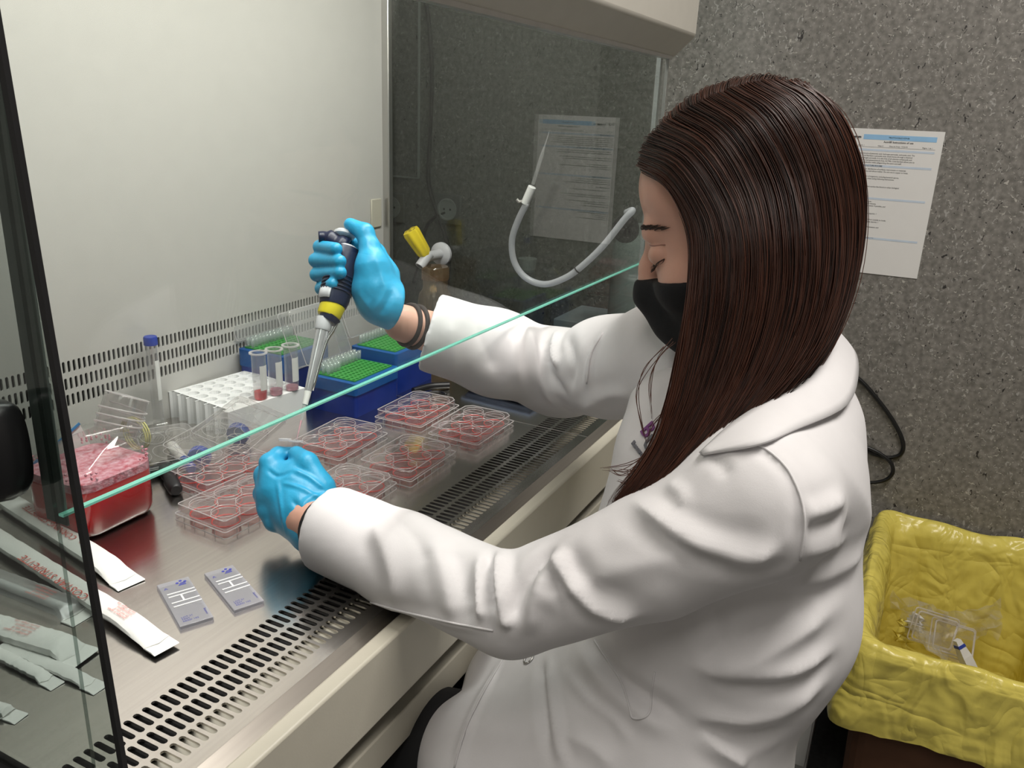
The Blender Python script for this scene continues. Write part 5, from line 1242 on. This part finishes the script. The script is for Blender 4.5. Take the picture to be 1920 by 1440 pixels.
# ------------------------------------------------------------------ stool, drawers, waste bin
st = thing('lab_stool', 'black round lab stool under the seated woman', 'stool', (.80, .20, 0))
MB().lathe([(0, .16), (.3, .18), (.8, .18), (1, .165)], (.80, .19, .40), (.80, .19, .455), 32).obj('seat', rubber, st, smooth=2)
MB().cyl((.80, .19, .08), (.80, .19, .40), .025, .022, 20).obj('post', chrome, st, smooth=2)
for k in range(5):
    a = 2*PI*k/5+.3; e = np.array([.80+.26*math.cos(a), .19+.26*math.sin(a), .045]); MB().tube([(.80, .19, .085), e+[0, 0, .012]], [.018, .012], 10).obj('foot', black_plastic, st, smooth=1)
    MB().cyl(e+[0, -.01, -.020], e+[0, .01, -.020], .024, .024, 16).obj('castor', rubber, st, smooth=2)
# white drawer pedestal
dwm = mat('white_laminate', (.62, .62, .60), .4); 
X0 = 1.46; YR = max(float(atX(1556, 1330, X0)[1]), float(atZ(1608, 1200, .44)[1])+.045); zl = float(atX(1540, 1320, X0)[2])
dr = thing('drawer_pedestal', 'white drawer pedestal standing by the wall behind the woman', 'drawers', (X0+.2, YR+.21, 0))
MB().box((X0+.02, YR, .03), (1.92, YR+.42, zl+.105)).obj('body', dwm, dr, bevel=.002)
z1 = zl+.100
for k in range(4):
    h_ = (.1 if k == 0 else .16); dz0 = z1-h_; 
    if dz0 < .03: break
    d_ = MB().box((X0, YR+.003, dz0+.003), (X0+.0195, YR+.417, z1-.003)).obj('drawer', dwm, dr, bevel=.002)
    MB().box((X0-.012, YR+.15, z1-.05), (X0-.001, YR+.27, z1-.04)).obj('handle', alu, d_, bevel=.002); z1 = dz0
# waste bin with yellow liner
RIM = .44
c_bl = atZ(1652, 982, RIM); c_fl = atZ(1608, 1200, RIM)
bx0, bx1 = float(c_fl[0]), 1.915; by1 = float((c_bl[1]+c_fl[1])/2); by0 = by1-.36
wb_ = thing('waste_bin', 'brown cardboard waste bin lined with a yellow plastic bag', 'bin', ((bx0+bx1)/2, (by0+by1)/2, 0))
card = mat('brown_cardboard', (.12, .055, .028), .8, var=.1)
bag_m = mat('yellow_bag_film', (.72, .61, .13), .26, var=.06, scale=8, bump=.5, bscale=38, spec=.5)
_N, _L = bag_m.node_tree.nodes, bag_m.node_tree.links
def _crease(scale, st):
    mp = _N.new('ShaderNodeMapping'); mp.inputs['Scale'].default_value = st; mp.inputs['Rotation'].default_value = (.5, .4, .7); _L.new(_N['Texture Coordinate'].outputs['Object'], mp.inputs[0])
    nz = _N.new('ShaderNodeTexNoise'); nz.inputs['Scale'].default_value = scale; nz.inputs['Detail'].default_value = 2; nz.inputs['Distortion'].default_value = .8; _L.new(mp.outputs[0], nz.inputs[0])
    su = _N.new('ShaderNodeMath'); su.operation = 'SUBTRACT'; su.inputs[1].default_value = .5; _L.new(nz.outputs[0], su.inputs[0])
    ab = _N.new('ShaderNodeMath'); ab.operation = 'ABSOLUTE'; _L.new(su.outputs[0], ab.inputs[0]); return ab.outputs[0]
_ad = _N.new('ShaderNodeMath'); _ad.operation = 'ADD'; _L.new(_crease(7, (1, .6, 1.4)), _ad.inputs[0]); _L.new(_crease(15, (1.3, 1, .6)), _ad.inputs[1])
_b2 = _N.new('ShaderNodeBump'); _b2.inputs['Strength'].default_value = .55; _b2.inputs['Distance'].default_value = .03; _L.new(_ad.outputs[0], _b2.inputs['Height']); _L.new(_b2.outputs[0], _N['Bump'].inputs['Normal'])
ccx, ccy, hX, hY = (bx0+bx1)/2, (by0+by1)/2, (bx1-bx0)/2, (by1-by0)/2
def bxring(z, e): return rrect(ccx, ccy, hX+e, hY+e, .03, z, 4)
b_ = MB(); b_.loft([bxring(.001, -.02), bxring(RIM-.01, -.006), bxring(RIM-.01, -.012), bxring(.02, -.026)], True, True); b_.obj('box', card, wb_)
def rr2(t, z, e, n=160):
    """rounded-rectangle loop, evenly sampled"""
    base = np.array(rrect(ccx, ccy, hX+e, hY+e, .035, z, 8)); L = np.r_[0, np.cumsum(np.linalg.norm(np.diff(np.vstack([base, base[:1]]), axis=0), axis=1))]
    B2 = np.vstack([base, base[:1]]); s_ = np.linspace(0, L[-1], n, False); return np.stack([np.interp(s_, L, B2[:, i]) for i in range(3)], 1)
prof0 = [(.06, -.040), (.20, -.034), (.32, -.030), (.40, -.026), (.428, -.018), (.440, -.008), (.446, .001), (.443, .008), (.430, .013), (.40, .015), (.36, .018), (.32, .022), (.295, .023), (.285, .022)]
pz_ = smoothpath([(z, e, 0) for z, e in prof0], 56); rg = []; NB_ = 260
np.random.seed(5); KW = np.random.randn(26, 3)*np.array([1, 1, .7])*np.linspace(22, 95, 26)[:, None]; PH = np.random.rand(26)*6.28; AM = np.random.rand(26)*np.linspace(1, .35, 26)
def crumple(P):
    return sum(a*(1-np.abs(np.sin(P@k+p))*1.6) for a, k, p in zip(AM, KW, PH))/AM.sum()
for i, (z, e, _) in enumerate(pz_):
    P = rr2(0, z, e, NB_); c2 = np.array([ccx, ccy, 0]); d2 = P-c2; d2[:, 2] = 0; d2 /= np.linalg.norm(d2, axis=1)[:, None]
    t = i/55; edge = math.exp(-((t-.52)/.10)**2); amp = .030*(1-.80*edge)
    q = crumple(P*np.array([1, 1, .8])+np.array([0, 0, 5*(t > .5)])); th = np.arange(NB_)/NB_*2*PI
    q2 = crumple(P*np.array([.35, .35, .2])+np.array([9, 2, 5*(t > .5)]))
    P = P+d2*((q*.6+q2*.7)*amp+(-.004 if t < .45 else .004 if t > .6 else 0))[:, None]
    P[:, 2] += .006*np.sin(5*th+1)*max(0, t-.75)*4+.004*np.sin(7*th+2)*edge+.003*np.sin(13*th)*edge
    rg.append([tuple(v) for v in P])
bag = MB(); bag.loft(rg, True, False); bo = bag.obj('liner_bag', bag_m, wb_, smooth=1)
# crumpled plastic waste
rb = sheet_glass('crumpled_film', (.94, .93, .90), .12, .10, .20)
def film_scrap(label, c, sz, rot, seed, nm='plastic_wrapper', m=rb, cat='wrapper'):
    rr = np.random.default_rng(seed); o = thing(nm, label, cat, c, 0, 'plastic waste in the yellow bag'); o.rotation_euler = rot
    n = 9; G = [[(sz[0]*(i/(n-1)-.5)+rr.normal(0, sz[0]*.03), sz[1]*(j/(n-1)-.5)+rr.normal(0, sz[1]*.03), rr.normal(0, .009)) for j in range(n)] for i in range(n)]
    mm = LMB(); mm.grid(G); mm.obj('film', m, o)
film_scrap('crumpled clear film at the back of the waste in the bag', atX(1730, 1160, 1.80), (.13, .10, 0), (1.2, .2, .9), 1)
film_scrap('crumpled clear film at the right of the waste in the bag', atX(1820, 1170, 1.80), (.12, .10, 0), (1.2, .3, 1.9), 2)
film_scrap('crumpled clear film lying lowest in the yellow bag', atX(1775, 1225, 1.72), (.16, .16, 0), (.5, .2, .2), 3)
film_scrap('small white paper scrap at the left of the waste in the bag', atX(1718, 1165, 1.77), (.05, .03, 0), (1.3, .9, -.4), 4, 'paper_scrap', wpl, 'paper')
film_scrap('small yellow film scrap left of the clear waste in the bag', atX(1693, 1185, 1.77), (.045, .05, 0), (1.2, .6, -.9), 6, 'yellow_scrap', bag_m, 'film')
for lab, x, y, rx in (('bent clear plastic blister standing in the bag', 1750, 1180, 1.25), ('flat clear plastic blister behind the white strip in the bag', 1785, 1200, .9)):
    c = atX(x, y, 1.745); o = thing('clear_blister', lab, 'blister', c, 0, 'plastic waste in the yellow bag'); o.rotation_euler = (rx, .2, -1.3)
    e = LMB(); P = rrect(0, 0, .040, .03, .006, .008); e.tube(P+[P[0]], .0020, 6); P = rrect(0, 0, .045, .035, .006, 0); e.tube(P+[P[0]], .0015, 6); e.obj('edge', rim_ps, o, smooth=1)
    e = LMB(); e.loft([rrect(0, 0, .045, .035, .006, 0), rrect(0, 0, .040, .03, .006, .008)], False, True); e.obj('shell', clear_ps, o)
c = atX(1806, 1225, 1.70); o = thing('white_strip', 'white plastic strip with blue band sticking out of the waste', 'strip', c, 0)
d_ = atD(1795, 1194, dep(c))-atD(1822, 1250, dep(c)); d_ /= np.linalg.norm(d_)
MB().lathe([(0, .014), (.6, .014), (.85, .010), (1, .008)], c-d_*.06, c+d_*.03, 4).obj('strip', wpl, o)
MB().cyl(c+d_*.014, c+d_*.020, .0118, .0108, 4).obj('blue_band', cap_blue, o)
# print on the shirt front
pur = mat('purple_print', (.20, .06, .22), .7); gpr = mat('grey_print', (.16, .16, .18), .7)
for tx, x, y, size, m_ in (('B', 1206, 816, .022, pur), ('U', 1212, 842, .020, gpr), ('Research', 1196, 846, .0060, gpr)):
    p, n_ = on_coat(x, y, .0012)
    if p is None: continue
    up_ = np.array([0, 0, 1.])-n_*n_[2]; up_ /= np.linalg.norm(up_); rt = np.cross(up_, n_); a = math.radians(-22); r2 = rt*math.cos(a)+up_*math.sin(a); u2 = -rt*math.sin(a)+up_*math.cos(a)
    q = text('shirt_print', tx, size, m_, coat, (0, 0, 0), (0, 0, 0), 'CENTER', .0006, .0004)
    pl_ = p-np.array(per.location); q.matrix_basis = Matrix([[r2[0], u2[0], n_[0], pl_[0]], [r2[1], u2[1], n_[1], pl_[1]], [r2[2], u2[2], n_[2], pl_[2]], [0, 0, 0, 1]])
